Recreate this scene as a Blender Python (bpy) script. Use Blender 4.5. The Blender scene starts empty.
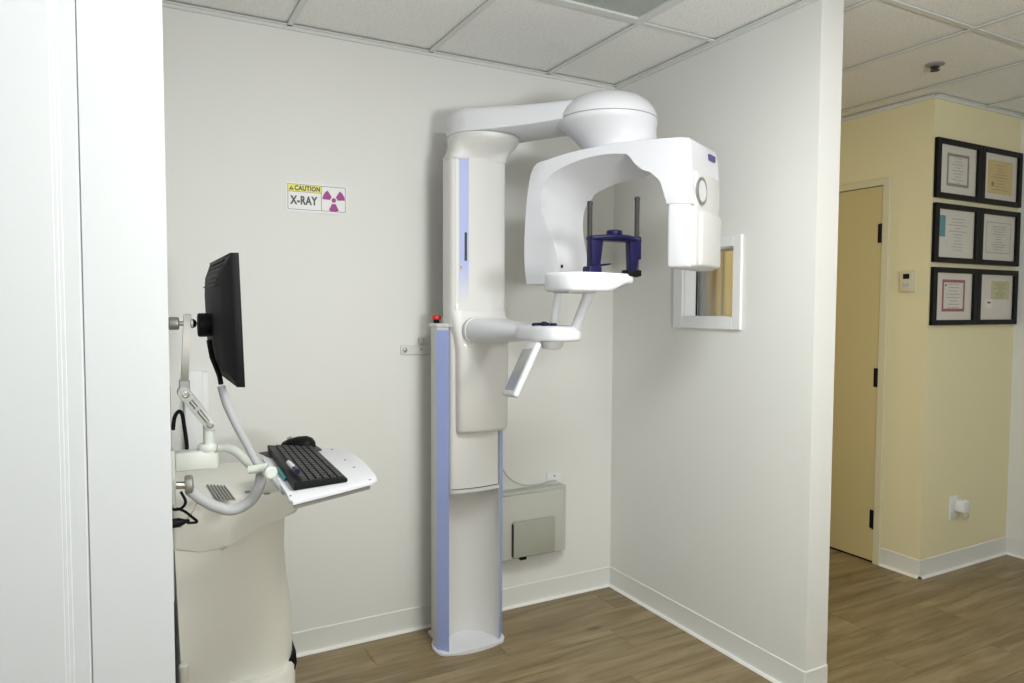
import bpy, bmesh, math, random
from mathutils import Vector, Matrix
random.seed(7)
scene = bpy.context.scene
C = scene.collection

# ------------------------------------------------------------------ camera
FPX, YAW, PIT, ROL, EYE = 706.85, 0.49663, -0.04895, 0.00408, 1.48503
_r = Vector((math.cos(YAW), -math.sin(YAW), 0))
FW = Vector((math.sin(YAW)*math.cos(PIT), math.cos(YAW)*math.cos(PIT), math.sin(PIT)))
_u = _r.cross(FW)
RT = _r*math.cos(ROL) + _u*math.sin(ROL)
UP = _u*math.cos(ROL) - _r*math.sin(ROL)
ORG = Vector((0, 0, EYE))
cam = bpy.data.cameras.new('camera')
cam.sensor_width = 36; cam.lens = FPX/1024*36; cam.clip_start = 0.05
camo = bpy.data.objects.new('camera', cam); C.objects.link(camo)
m = Matrix((RT, UP, -FW)).transposed().to_4x4(); m.translation = ORG
camo.matrix_world = m
scene.camera = camo

# ------------------------------------------------------------------ world, lights, exposure
w = bpy.data.worlds.new('world'); scene.world = w; w.use_nodes = True
bg = w.node_tree.nodes['Background']
bg.inputs[0].default_value = (0.80, 0.90, 1.0, 1); bg.inputs[1].default_value = 0.6

def area(name, loc, target, sx, sy, power, col):
    l = bpy.data.lights.new(name, 'AREA'); l.shape = 'RECTANGLE'; l.size = sx; l.size_y = sy
    l.energy = power; l.color = col
    o = bpy.data.objects.new(name, l); C.objects.link(o); o.location = loc
    d = Vector(target) - Vector(loc)
    o.rotation_euler = d.to_track_quat('-Z', 'Y').to_euler()
    return o
area('daylight_window', (-3.1, -1.1, 1.10), (0.6, 0.3, 1.45), 2.6, 1.7, 22, (0.78, 0.91, 1.0))
area('room_troffer', (1.05, 0.76, 2.58), (1.05, 0.76, 0), 0.6, 0.6, 26, (0.98, 1.0, 0.965))
area('bounce_flash', (0.85, -1.05, 1.45), (1.0, -0.45, 2.7), 0.5, 0.5, 58, (0.97, 0.99, 0.99))
area('hall_troffer', (3.0, 4.4, 2.58), (3.0, 4.4, 0), 0.5, 0.5, 9, (1.0, 0.78, 0.36))
vs = scene.view_settings
vs.view_transform = 'Standard'; vs.look = 'None'; vs.gamma = 1.0; vs.use_curve_mapping = False
vs.exposure = 0.60

# ------------------------------------------------------------------ pixel helpers (a pixel gives a direction; the plane it touches gives the distance)
def ray(px, py): return FW*FPX + RT*(px-512) - UP*(py-341.5)
def hit(px, py, ax, val):
    d = ray(px, py); return ORG + d*((val-ORG[ax])/d[ax])
def hitp(px, py, p0, n):
    d = ray(px, py); return ORG + d*((Vector(p0)-ORG).dot(n)/d.dot(n))

# ------------------------------------------------------------------ materials
MATS = {}
def lin(c): return tuple((x/12.92 if x <= 0.04045 else ((x+0.055)/1.055)**2.4) for x in c)
def rgb(r, g, b): return lin((r/255, g/255, b/255))
def mat(name, col, rough=0.5, metal=0.0, var=0.03, scale=6.0, bump=0.0, bscale=200.0, coat=0.0, spec=0.5, trans=0.0, alpha=1.0):
    if name in MATS: return MATS[name]
    M = bpy.data.materials.new(name); M.use_nodes = True
    nt = M.node_tree; b = nt.nodes['Principled BSDF']
    b.inputs['Roughness'].default_value = rough; b.inputs['Metallic'].default_value = metal
    b.inputs['Coat Weight'].default_value = coat; b.inputs['Specular IOR Level'].default_value = spec
    b.inputs['Transmission Weight'].default_value = trans; b.inputs['Alpha'].default_value = alpha
    tc = nt.nodes.new('ShaderNodeTexCoord')
    n = nt.nodes.new('ShaderNodeTexNoise'); n.inputs['Scale'].default_value = scale; n.inputs['Detail'].default_value = 3
    nt.links.new(tc.outputs['Object'], n.inputs['Vector'])
    mx = nt.nodes.new('ShaderNodeMix'); mx.data_type = 'RGBA'
    mx.inputs[6].default_value = (*[max(0, x*(1-var)) for x in col], 1)
    mx.inputs[7].default_value = (*[min(1, x*(1+var)) for x in col], 1)
    nt.links.new(n.outputs['Fac'], mx.inputs[0]); nt.links.new(mx.outputs[2], b.inputs['Base Color'])
    if bump > 0:
        n2 = nt.nodes.new('ShaderNodeTexNoise'); n2.inputs['Scale'].default_value = bscale; n2.inputs['Detail'].default_value = 2
        nt.links.new(tc.outputs['Object'], n2.inputs['Vector'])
        bp = nt.nodes.new('ShaderNodeBump'); bp.inputs['Strength'].default_value = bump; bp.inputs['Distance'].default_value = 0.002
        nt.links.new(n2.outputs['Fac'], bp.inputs['Height']); nt.links.new(bp.outputs['Normal'], b.inputs['Normal'])
    MATS[name] = M
    return M
HALLP = mat('hall_paint', (0.80, 0.74, 0.48), 0.6, var=0.012, scale=2, bump=0.12, bscale=160)
WALL = mat('wall_paint', (0.77, 0.77, 0.74), 0.6, var=0.012, scale=2, bump=0.12, bscale=160)
CASW = mat('white_trim', (0.80, 0.81, 0.81), 0.45, var=0.008)
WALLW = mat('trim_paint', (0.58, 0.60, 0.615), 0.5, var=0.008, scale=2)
BASE = mat('vinyl_base', (0.74, 0.745, 0.71), 0.45, var=0.015)
BASEW = mat('base_caulk', (0.86, 0.85, 0.82), 0.5)
GRID = mat('grid_metal', (0.70, 0.715, 0.69), 0.45, var=0.02)
XW = mat('xray_white', (0.72, 0.725, 0.765), 0.42, var=0.006, coat=0.08)
XC = mat('xray_cream', (0.69, 0.685, 0.665), 0.42, var=0.006, coat=0.1)
BLUE = mat('periwinkle', rgb(158, 172, 222), 0.4, var=0.02)
NAVY = mat('navy_plastic', rgb(20, 18, 62), 0.4, var=0.05, spec=0.3)
BLACK = mat('black_plastic', (0.006, 0.006, 0.007), 0.5, var=0.1, spec=0.16)
BLACKG = mat('black_gloss', (0.006, 0.006, 0.006), 0.4, var=0.1, spec=0.15)
DGREY = mat('dark_grey', (0.045, 0.045, 0.043), 0.5, var=0.08, spec=0.25)
GREY = mat('grey_plastic', (0.30, 0.30, 0.285), 0.5)
LGREY = mat('light_grey_metal', (0.50, 0.51, 0.50), 0.4, var=0.03)
STEEL = mat('brushed_steel', (0.40, 0.385, 0.35), 0.45, metal=0.8, var=0.05)
CHROME = mat('chrome', (0.75, 0.75, 0.74), 0.14, metal=1.0)
HOSE = mat('grey_sleeve', (0.48, 0.49, 0.51), 0.5, var=0.05)
CARTW = mat('cart_cream', (0.80, 0.79, 0.72), 0.45, var=0.01, coat=0.1)
CARTA = mat('cart_arm', (0.70, 0.73, 0.68), 0.4, var=0.01)
SCREEN = mat('grey_screen', (0.30, 0.31, 0.30), 0.15, var=0.02, coat=0.4)
BOXG = mat('box_grey', (0.52, 0.525, 0.475), 0.5, var=0.01)
BOXG2 = mat('panel_grey', (0.36, 0.365, 0.31), 0.5, var=0.01)
DOOR = mat('door_paint', (0.62, 0.53, 0.28), 0.5, var=0.015)
CASING = mat('casing_paint', (0.70, 0.66, 0.48), 0.5, var=0.01)
RED = mat('red_button', (0.62, 0.03, 0.03), 0.35)
PURPLE = mat('logo_purple', rgb(70, 62, 130), 0.4)
PAPER = mat('paper', (0.74, 0.70, 0.63), 0.8, var=0.02)
IVORY = mat('ivory_plastic', (0.66, 0.63, 0.48), 0.45)
TEAL = mat('teal_paper', (0.03, 0.27, 0.27), 0.5)

def ceiling_mat():
    M = bpy.data.materials.new('acoustic_tile'); M.use_nodes = True
    nt = M.node_tree; b = nt.nodes['Principled BSDF']; b.inputs['Roughness'].default_value = 0.9
    tc = nt.nodes.new('ShaderNodeTexCoord'); oi = nt.nodes.new('ShaderNodeObjectInfo')
    add = nt.nodes.new('ShaderNodeVectorMath'); add.operation = 'ADD'
    nt.links.new(tc.outputs['Object'], add.inputs[0]); nt.links.new(oi.outputs['Location'], add.inputs[1])
    n = nt.nodes.new('ShaderNodeTexNoise'); n.inputs['Scale'].default_value = 130; n.inputs['Detail'].default_value = 4; n.inputs['Roughness'].default_value = 0.7
    nt.links.new(add.outputs[0], n.inputs['Vector'])
    r = nt.nodes.new('ShaderNodeValToRGB')
    r.color_ramp.elements[0].position = 0.33; r.color_ramp.elements[0].color = (0.68, 0.68, 0.65, 1)
    r.color_ramp.elements[1].position = 0.50; r.color_ramp.elements[1].color = (0.90, 0.90, 0.88, 1)
    nt.links.new(n.outputs['Fac'], r.inputs['Fac']); nt.links.new(r.outputs['Color'], b.inputs['Base Color'])
    bp = nt.nodes.new('ShaderNodeBump'); bp.inputs['Strength'].default_value = 0.5; bp.inputs['Distance'].default_value = 0.003
    nt.links.new(n.outputs['Fac'], bp.inputs['Height']); nt.links.new(bp.outputs['Normal'], b.inputs['Normal'])
    return M
TILE = ceiling_mat()

def wood_mat():
    M = bpy.data.materials.new('oak_vinyl_plank'); M.use_nodes = True
    nt = M.node_tree; b = nt.nodes['Principled BSDF']; b.inputs['Roughness'].default_value = 0.42
    b.inputs['Specular IOR Level'].default_value = 0.4
    tc = nt.nodes.new('ShaderNodeTexCoord'); oi = nt.nodes.new('ShaderNodeObjectInfo')
    mp = nt.nodes.new('ShaderNodeMapping'); mp.inputs['Scale'].default_value = (0.9, 9.0, 1)
    off = nt.nodes.new('ShaderNodeVectorMath'); off.operation = 'SCALE'; off.inputs['Scale'].default_value = 23.0
    cmb = nt.nodes.new('ShaderNodeCombineXYZ')
    nt.links.new(oi.outputs['Random'], cmb.inputs[0]); nt.links.new(oi.outputs['Random'], cmb.inputs[1]); nt.links.new(oi.outputs['Random'], cmb.inputs[2])
    nt.links.new(cmb.outputs[0], off.inputs[0])
    add = nt.nodes.new('ShaderNodeVectorMath'); add.operation = 'ADD'
    nt.links.new(tc.outputs['Object'], mp.inputs['Vector']); nt.links.new(mp.outputs[0], add.inputs[0]); nt.links.new(off.outputs[0], add.inputs[1])
    n = nt.nodes.new('ShaderNodeTexNoise'); n.inputs['Scale'].default_value = 2.2; n.inputs['Detail'].default_value = 7; n.inputs['Roughness'].default_value = 0.62; n.inputs['Distortion'].default_value = 0.5
    nt.links.new(add.outputs[0], n.inputs['Vector'])
    r = nt.nodes.new('ShaderNodeValToRGB'); e = r.color_ramp.elements
    e[0].position = 0.28; e[0].color = (*rgb(108, 91, 62), 1)
    e[1].position = 0.72; e[1].color = (*rgb(160, 143, 112), 1)
    k = e.new(0.5); k.color = (*rgb(136, 119, 88), 1)
    nt.links.new(n.outputs['Fac'], r.inputs['Fac'])
    # fine grain
    mp2 = nt.nodes.new('ShaderNodeMapping'); mp2.inputs['Scale'].default_value = (3, 90, 1)
    nt.links.new(tc.outputs['Object'], mp2.inputs['Vector'])
    n2 = nt.nodes.new('ShaderNodeTexNoise'); n2.inputs['Scale'].default_value = 3; n2.inputs['Detail'].default_value = 4
    nt.links.new(mp2.outputs[0], n2.inputs['Vector'])
    mx = nt.nodes.new('ShaderNodeMix'); mx.data_type = 'RGBA'; mx.blend_type = 'OVERLAY'; mx.inputs[0].default_value = 0.22
    nt.links.new(r.outputs['Color'], mx.inputs[6]); nt.links.new(n2.outputs['Color'], mx.inputs[7])
    # knots
    vo = nt.nodes.new('ShaderNodeTexVoronoi'); vo.inputs['Scale'].default_value = 1.0
    mp3 = nt.nodes.new('ShaderNodeMapping'); mp3.inputs['Scale'].default_value = (1.6, 4.5, 1)
    nt.links.new(tc.outputs['Object'], mp3.inputs['Vector'])
    ad3 = nt.nodes.new('ShaderNodeVectorMath'); ad3.operation = 'ADD'
    nt.links.new(mp3.outputs[0], ad3.inputs[0]); nt.links.new(off.outputs[0], ad3.inputs[1]); nt.links.new(ad3.outputs[0], vo.inputs['Vector'])
    kr = nt.nodes.new('ShaderNodeValToRGB'); kr.color_ramp.elements[0].position = 0.02; kr.color_ramp.elements[0].color = (0.40, 0.36, 0.30, 1)
    kr.color_ramp.elements[1].position = 0.10; kr.color_ramp.elements[1].color = (1, 1, 1, 1)
    nt.links.new(vo.outputs['Distance'], kr.inputs['Fac'])
    mk = nt.nodes.new('ShaderNodeMix'); mk.data_type = 'RGBA'; mk.blend_type = 'MULTIPLY'; mk.inputs[0].default_value = 1
    nt.links.new(mx.outputs[2], mk.inputs[6]); nt.links.new(kr.outputs['Color'], mk.inputs[7])
    # board-to-board tone
    mr = nt.nodes.new('ShaderNodeMapRange'); mr.inputs[3].default_value = 0.90; mr.inputs[4].default_value = 1.08
    nt.links.new(oi.outputs['Random'], mr.inputs[0])
    hs = nt.nodes.new('ShaderNodeHueSaturation'); nt.links.new(mr.outputs[0], hs.inputs['Value']); nt.links.new(mk.outputs[2], hs.inputs['Color'])
    nt.links.new(hs.outputs[0], b.inputs['Base Color'])
    bp = nt.nodes.new('ShaderNodeBump'); bp.inputs['Strength'].default_value = 0.12; bp.inputs['Distance'].default_value = 0.001
    nt.links.new(n2.outputs['Fac'], bp.inputs['Height']); nt.links.new(bp.outputs['Normal'], b.inputs['Normal'])
    return M
WOOD = wood_mat()

def glass_mat(name, mixf, rough=0.02):
    M = bpy.data.materials.new(name); M.use_nodes = True
    nt = M.node_tree; nt.nodes.remove(nt.nodes['Principled BSDF']); out = nt.nodes['Material Output']
    t = nt.nodes.new('ShaderNodeBsdfTransparent'); g = nt.nodes.new('ShaderNodeBsdfGlossy'); g.inputs['Roughness'].default_value = rough
    fr = nt.nodes.new('ShaderNodeFresnel'); fr.inputs['IOR'].default_value = 1.4
    mu = nt.nodes.new('ShaderNodeMath'); mu.operation = 'MULTIPLY'; mu.inputs[1].default_value = mixf
    nt.links.new(fr.outputs[0], mu.inputs[0])
    mx = nt.nodes.new('ShaderNodeMixShader'); nt.links.new(mu.outputs[0], mx.inputs[0])
    nt.links.new(t.outputs[0], mx.inputs[1]); nt.links.new(g.outputs[0], mx.inputs[2]); nt.links.new(mx.outputs[0], out.inputs[0])
    return M
GLASS = glass_mat('window_glass', 0.8)
PICG = glass_mat('picture_glass', 0.2, 0.08)

# ------------------------------------------------------------------ mesh builder
class MB:
    def __init__(s): s.bm = bmesh.new()
    def box(s, lo, hi, bev=0.0, seg=2, M=None):
        lo = Vector(lo); hi = Vector(hi)
        r = bmesh.ops.create_cube(s.bm, size=1.0); v = r['verts']
        for x in v: x.co = Vector([lo[i] + (x.co[i]+0.5)*(hi[i]-lo[i]) for i in range(3)])
        if bev > 0:
            es = list({e for x in v for e in x.link_edges})
            rr = bmesh.ops.bevel(s.bm, geom=es, offset=bev, segments=seg, profile=0.5, affect='EDGES')
            v = list({x for f in rr['faces'] for x in f.verts} | {x for x in v if x.is_valid})
        if M is not None:
            for x in v: x.co = M @ x.co
        return s
    def prism(s, loopA, loopB, bev=0.0, seg=3, bevB=True):
        """two matching closed loops of points joined by side faces and capped"""
        a = [s.bm.verts.new(p) for p in loopA]; b = [s.bm.verts.new(p) for p in loopB]; n = len(a)
        fa = s.bm.faces.new(a[::-1]); fb = s.bm.faces.new(b)
        sides = [s.bm.faces.new((a[i], a[(i+1) % n], b[(i+1) % n], b[i])) for i in range(n)]
        if bev > 0:
            es = list(fa.edges) + (list(fb.edges) if bevB else [])
            bmesh.ops.bevel(s.bm, geom=es, offset=bev, segments=seg, profile=0.5, affect='EDGES')
        return s
    def loft(s, loops, cap=True):
        vs = [[s.bm.verts.new(p) for p in L] for L in loops]; n = len(vs[0])
        for k in range(len(vs)-1):
            for i in range(n):
                s.bm.faces.new((vs[k][i], vs[k][(i+1) % n], vs[k+1][(i+1) % n], vs[k+1][i]))
        if cap: s.bm.faces.new(vs[0][::-1]); s.bm.faces.new(vs[-1])
        return s
    def lathe(s, prof, center, axis=(0, 0, 1), n=40):
        ax = Vector(axis).normalized(); c = Vector(center)
        t = ax.orthogonal().normalized(); t2 = ax.cross(t)
        loops = [[c + ax*h + (t*math.cos(2*math.pi*i/n) + t2*math.sin(2*math.pi*i/n))*max(r, 1e-4) for i in range(n)] for r, h in prof]
        return s.loft(loops)
    def tube(s, pts, r, n=12, smooth=0):
        pts = [Vector(p) for p in pts]
        if smooth:
            q = []
            P = [pts[0]*2-pts[1]] + pts + [pts[-1]*2-pts[-2]]
            for i in range(1, len(P)-2):
                for k in range(smooth):
                    t = k/smooth; a, b, c, d = P[i-1], P[i], P[i+1], P[i+2]
                    q.append(0.5*((2*b)+(c-a)*t+(2*a-5*b+4*c-d)*t*t+(3*b-a-3*c+d)*t**3))
            q.append(pts[-1]); pts = q
        rr = r if isinstance(r, (list, tuple)) else None
        loops = []; prev = None
        for i, p in enumerate(pts):
            d = (pts[min(i+1, len(pts)-1)] - pts[max(i-1, 0)]).normalized()
            t = d.orthogonal().normalized() if prev is None else (prev - d*prev.dot(d)).normalized()
            prev = t; t2 = d.cross(t)
            if rr:
                f = i/(len(pts)-1)*(len(rr)-1); k = min(int(f), len(rr)-2); R = rr[k] + (rr[k+1]-rr[k])*(f-k)
            else: R = r
            loops.append([p + (t*math.cos(2*math.pi*j/n)+t2*math.sin(2*math.pi*j/n))*R for j in range(n)])
        return s.loft(loops)
    def poly(s, pts):
        s.bm.faces.new([s.bm.verts.new(p) for p in pts]); return s
    def build(s, name, material, parent=None, smooth=True, angle=35):
        bmesh.ops.recalc_face_normals(s.bm, faces=s.bm.faces)
        me = bpy.data.meshes.new(name); s.bm.to_mesh(me); s.bm.free()
        me.materials.append(material)
        if smooth and len(me.polygons):
            me.polygons.foreach_set('use_smooth', [True]*len(me.polygons))
            me.set_sharp_from_angle(angle=math.radians(angle))
        o = bpy.data.objects.new(name, me); C.objects.link(o)
        if parent is not None: adopt(o, parent)
        return o
def adopt(o, parent):
    o.parent = parent
    o.matrix_parent_inverse = parent_matrix(parent).inverted()
def parent_matrix(p):
    M = Matrix.Translation(p.location) @ p.rotation_euler.to_matrix().to_4x4()
    if p.parent: M = parent_matrix(p.parent) @ p.matrix_parent_inverse @ M
    return M
def tag(o, label=None, cat=None, group=None, kind=None):
    if label: o['label'] = label
    if cat: o['category'] = cat
    if group: o['group'] = group
    if kind: o['kind'] = kind
    return o
def thing(name, label, cat, loc, group=None):
    o = bpy.data.objects.new(name, None); C.objects.link(o); o.location = loc
    o.empty_display_size = 0.05
    return tag(o, label, cat, group)
def struct(o, label): return tag(o, label, None, None, 'structure')
def sbox(name, lo, hi, m, label, bev=0.0):
    return struct(MB().box(lo, hi, bev).build(name, m), label)

# ------------------------------------------------------------------ the setting
H = 2.62
YB, XP, YE, XO = 3.0152, 2.236, 1.7736, 2.357      # back wall, partition face, partition end, partition outer face
HX, HY, RX = 3.799, 2.2916, 4.662                  # hall door wall, certificate wall, far right wall
TOP = 2.70
# floor slab and planks
floor = sbox('floor', (-3.2, -3.6, -0.06), (4.9, 6.1, -0.006), WOOD, 'grey-brown oak plank floor')
PW = 0.182; PL = 1.22
pm = {}
def plank(x0, x1, y0, y1):
    key = (round(x1-x0, 3), round(y1-y0, 3))
    if key not in pm:
        b = MB(); hx, hy = (x1-x0)/2-0.0006, (y1-y0)/2-0.0006
        b.box((-hx, -hy, -0.006), (hx, hy, 0.0), 0.0008, 1)
        o = b.build('plank', WOOD, floor, smooth=False); pm[key] = o.data
    else:
        o = bpy.data.objects.new('plank', pm[key]); C.objects.link(o); adopt(o, floor)
    o.location = ((x0+x1)/2, (y0+y1)/2, 0)
row = 0; y = 0.95
while y < 5.4:
    off = -1.2 - (row*0.43 % 1.0)*PL
    x = off
    xmax = 4.66 if y < 2.30 else 3.80
    while x < xmax:
        x0, x1 = max(x, 0.06 if y > 1.27 else -1.2), min(x+PL, xmax)
        if x1-x0 > 0.03 and not (y > 3.02 and x1 < 2.35): plank(x0, x1, y, y+PW)
        x += PL
    y += PW; row += 1
# walls
def wall(name, lo, hi, label, m=WALL): return sbox(name, lo, hi, m, label)
wall('wall_back', (-0.062, YB, 0), (XP, YB+0.12, TOP), 'off-white back wall of the X-ray alcove')
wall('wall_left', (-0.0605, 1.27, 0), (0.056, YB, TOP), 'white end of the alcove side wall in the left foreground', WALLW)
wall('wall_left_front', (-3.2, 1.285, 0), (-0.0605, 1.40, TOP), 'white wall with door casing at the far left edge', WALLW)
# right partition with the small window opening
WY0, WY1, WZ0, WZ1 = 2.168, 2.474, 1.444, 1.742
b = MB()
b.box((XP, YE, 0), (XO, WY0, TOP)).box((XP, WY1, 0), (XO, 5.6, TOP)).box((XP, WY0, 0), (XO, WY1, WZ0)).box((XP, WY0, WZ1), (XO, WY1, TOP))
bmesh.ops.remove_doubles(b.bm, verts=b.bm.verts, dist=1e-5)
struct(b.build('wall_right', WALL, smooth=False), 'pale partition wall beside the X-ray machine with a small window')
wall('wall_hall_side', (HX, HY, 0), (RX+0.12, 5.6, TOP), 'cream hallway wall block carrying the certificates', HALLP)
wall('wall_hall_end', (XO, 5.6, 0), (HX, 5.72, TOP), 'cream wall at the far end of the hallway', HALLP)
wall('wall_far_right', (RX, -3.6, 0), (RX+0.12, HY, TOP), 'pale wall at the far right edge')
wall('wall_rear', (-3.2, -3.6, 0), (RX, -3.48, TOP), 'white wall behind the camera')
wall('wall_room_left', (-3.32, -3.6, 0), (-3.2, 1.40, TOP), 'white side wall behind the camera')

# baseboards: vinyl cove base with a toe
def baseboard(name, a, c, nrm, label, h=0.103):
    """runs from a to c along a wall; nrm points into the room"""
    a = Vector((*a, 0)); c = Vector((*c, 0)); n = Vector((*nrm, 0))
    prof = [(0.0, 0), (0.016, 0), (0.014, 0.004), (0.008, 0.011), (0.0055, 0.022), (0.0055, h-0.003), (0.003, h), (0.0, h)]
    A = [a + n*d + Vector((0, 0, z)) for d, z in prof]; B = [c + n*d + Vector((0, 0, z)) for d, z in prof]
    o = struct(MB().prism(A, B).build(name, BASE), label)
    t = [(0.0, 0), (0.0185, 0), (0.0165, 0.006), (0.012, 0.011), (0.0, 0.011)]
    MB().prism([a + n*d + Vector((0, 0, z)) for d, z in t], [c + n*d + Vector((0, 0, z)) for d, z in t]).build('caulk_line', BASEW, o)
    return o
baseboard('baseboard_back', (0.056, YB), (XP, YB), (0, -1), 'pale grey vinyl baseboard along the back wall')
baseboard('baseboard_right', (XP, YE), (XP, YB), (-1, 0), 'pale grey vinyl baseboard along the partition')
baseboard('baseboard_partition_end', (XP, YE), (XO, YE), (0, -1), 'vinyl baseboard on the partition end')
baseboard('baseboard_hall', (HX, HY), (HX, 2.523), (-1, 0), 'cream baseboard between hall door and outer corner')
baseboard('baseboard_certificates', (HX, HY), (RX, HY), (0, -1), 'cream baseboard below the framed certificates')
baseboard('baseboard_far_right', (RX, -1.0), (RX, HY), (-1, 0), 'pale baseboard at the far right edge')
baseboard('baseboard_hall_left', (XO, YE), (XO, 5.6), (1, 0), 'baseboard on the hallway side of the partition')

# ceiling: slab, tiles, grid
ceil = sbox('ceiling', (-3.2, -3.6, TOP), (4.9, 6.1, TOP+0.06), WALL, 'suspended ceiling of white acoustic tiles')
XG = [0.596+0.612*k for k in range(-6, 8)]
tm = {}
def ctile(x0, x1, y0, y1):
    key = (round(x1-x0, 3), round(y1-y0, 3))
    if key not in tm:
        hx, hy = (x1-x0)/2, (y1-y0)/2
        o = MB().box((-hx, -hy, 0), (hx, hy, 0.014)).build('ceiling_tile', TILE, ceil, smooth=False); tm[key] = o.data
    else:
        o = bpy.data.objects.new('ceiling_tile', tm[key]); C.objects.link(o); adopt(o, ceil)
    o.location = ((x0+x1)/2, (y0+y1)/2, H+0.010)
def bar(lo, hi): MB().box(lo, hi, 0.0008, 1).build('grid_bar', GRID, ceil, smooth=False)
TW = 0.012
def grid(xa, xb, ys, skip=()):
    xs = [xa] + [g for g in XG if xa+0.02 < g < xb-0.02] + [xb]
    for i in range(len(xs)-1):
        for j in range(len(ys)-1):
            if any(abs(xs[i]-sx) < 0.02 and abs(ys[j]-sy) < 0.02 for sx, sy in skip): continue
            ctile(xs[i], xs[i+1], ys[j], ys[j+1])
    for g in xs[1:-1]:
        bar((g-TW, ys[0], H-0.001), (g+TW, ys[-1], H+0.004))
    for yy in ys[1:-1]:
        for i in range(len(xs)-1):
            bar((xs[i]+TW, yy-TW, H-0.0005), (xs[i+1]-TW, yy+TW, H+0.004))
grid(0.056, XP, [1.08, 2.298, YB], skip=[(1.208, 1.08)])
grid(XO, HX, [2.298, 2.908, 3.518, 4.128, 4.738, 5.6])
grid(XO, RX, [1.08, 1.688, 2.298])
grid(0.056, RX, [-0.14, 0.47, 1.08])
sbox_c = MB().box((-3.2, -3.48, H+0.004), (RX, -0.14, H+0.02)).build('ceiling_field', TILE, ceil, smooth=False)
MB().box((-3.2, -0.14, H+0.004), (0.056, 1.285, H+0.02)).build('ceiling_field', TILE, ceil, smooth=False)
# wall angles (L trim with a small step)
def angle_trim(lo, hi): MB().box(lo, hi, 0.0008, 1).build('wall_angle', GRID, ceil, smooth=False)
for d0, d1, z in ((0.0, 0.022, H-0.001), (0.0, 0.010, H-0.014)):
    angle_trim((0.056, YB-d1, z), (XP, YB-d0, H+0.004))
    angle_trim((XP-d1, YE, z), (XP-d0, YB, H+0.004))
    angle_trim((HX-d1, HY, z), (HX-d0, 5.6, H+0.004))
    angle_trim((HX, HY-d1, z), (RX, HY-d0, H+0.004))
    angle_trim((RX-d1, 0.0, z), (RX-d0, HY, H+0.004))

# interior window in the partition
win = struct(MB().box((XP+0.072, WY0, WZ0), (XP+0.077, WY1, WZ1)).build('window_1', GLASS, smooth=False), 'small interior window in the partition with white casing')
def wpart(n, lo, hi, m=CASW, bev=0.002): MB().box(lo, hi, bev, 1).build(n, m, win, smooth=False)
fz0, fz1, fy0, fy1 = 1.393, 1.788, 2.124, 2.532
for x0, x1 in ((XP-0.014, XP), (XO, XO+0.012)):
    wpart('casing', (x0, fy0, fz0), (x1, WY0, fz1)); wpart('casing', (x0, WY1, fz0), (x1, fy1, fz1))
    wpart('casing', (x0, WY0, fz0), (x1, WY1, WZ0)); wpart('casing', (x0, WY0, WZ1), (x1, WY1, fz1))
for lo, hi in (((XP, WY0, WZ0), (XO, WY0+0.004, WZ1)), ((XP, WY1-0.004, WZ0), (XO, WY1, WZ1)), ((XP, WY0, WZ0), (XO, WY1, WZ0+0.004)), ((XP, WY0, WZ1-0.004), (XO, WY1, WZ1))):
    wpart('jamb', lo, hi, CASW, 0)
for lo, hi in (((XP+0.066, WY1-0.009, WZ0+0.004), (XP+0.072, WY1-0.004, WZ1-0.004)), ((XP+0.066, WY0+0.004, WZ0+0.004), (XP+0.072, WY0+0.010, WZ1-0.004))):
    wpart('gasket', lo, hi, BLACK, 0)

# doors in the hallway
def door(name, y0, label):
    y1 = y0+0.91; z1 = 2.181
    d = struct(MB().box((HX-0.012, y0, 0.012), (HX-0.002, y1, z1), 0.0015, 1).build(name, DOOR, smooth=False), label)
    def p(n, lo, hi, m, bev=0.002): return MB().box(lo, hi, bev, 1).build(n, m, d, smooth=False)
    p('casing', (HX-0.020, y0-0.045, 0), (HX-0.0005, y0-0.004, z1+0.045), CASING)
    p('casing', (HX-0.020, y1+0.004, 0), (HX-0.0005, y1+0.045, z1+0.045), CASING)
    p('casing', (HX-0.020, y0-0.004, z1+0.004), (HX-0.0005, y1+0.004, z1+0.045), CASING)
    p('gap', (HX-0.004, y0-0.004, 0.0), (HX-0.001, y1+0.004, z1+0.004), BLACK, 0)
    for z in (1.86, 1.032, 0.204):
        h = p('hinge', (HX-0.016, y0, z), (HX-0.010, y0+0.024, z+0.108), BLACK)
        MB().lathe([(0.006, 0), (0.006, 0.108)], (HX-0.020, y0, z), n=10).build('hinge_pin', BLACK, h)
    k = MB().lathe([(0.024, 0), (0.026, 0.004), (0.011, 0.012), (0.011, 0.035), (0.026, 0.045), (0.028, 0.058), (0.018, 0.066)], (HX-0.012, y1-0.07, 1.0), (-1, 0, 0), 20).build('door_knob', CHROME, d)
    return d
door('door_1', 2.564, 'cream hallway door with black hinges beside the thermostat')
door('door_2', 3.842, 'cream door farther down the hallway, seen through the small window')
# door casing at the left edge of the photograph
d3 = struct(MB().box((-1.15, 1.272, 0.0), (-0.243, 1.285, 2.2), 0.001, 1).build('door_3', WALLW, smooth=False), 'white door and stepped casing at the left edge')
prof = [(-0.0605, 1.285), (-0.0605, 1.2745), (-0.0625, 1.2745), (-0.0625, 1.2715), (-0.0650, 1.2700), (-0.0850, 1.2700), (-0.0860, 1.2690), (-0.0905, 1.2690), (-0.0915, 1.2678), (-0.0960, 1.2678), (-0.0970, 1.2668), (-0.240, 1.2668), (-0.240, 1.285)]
MB().prism([Vector((x, y, 0)) for x, y in prof], [Vector((x, y, 2.62)) for x, y in prof]).build('casing', WALLW, d3, smooth=False)

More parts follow.
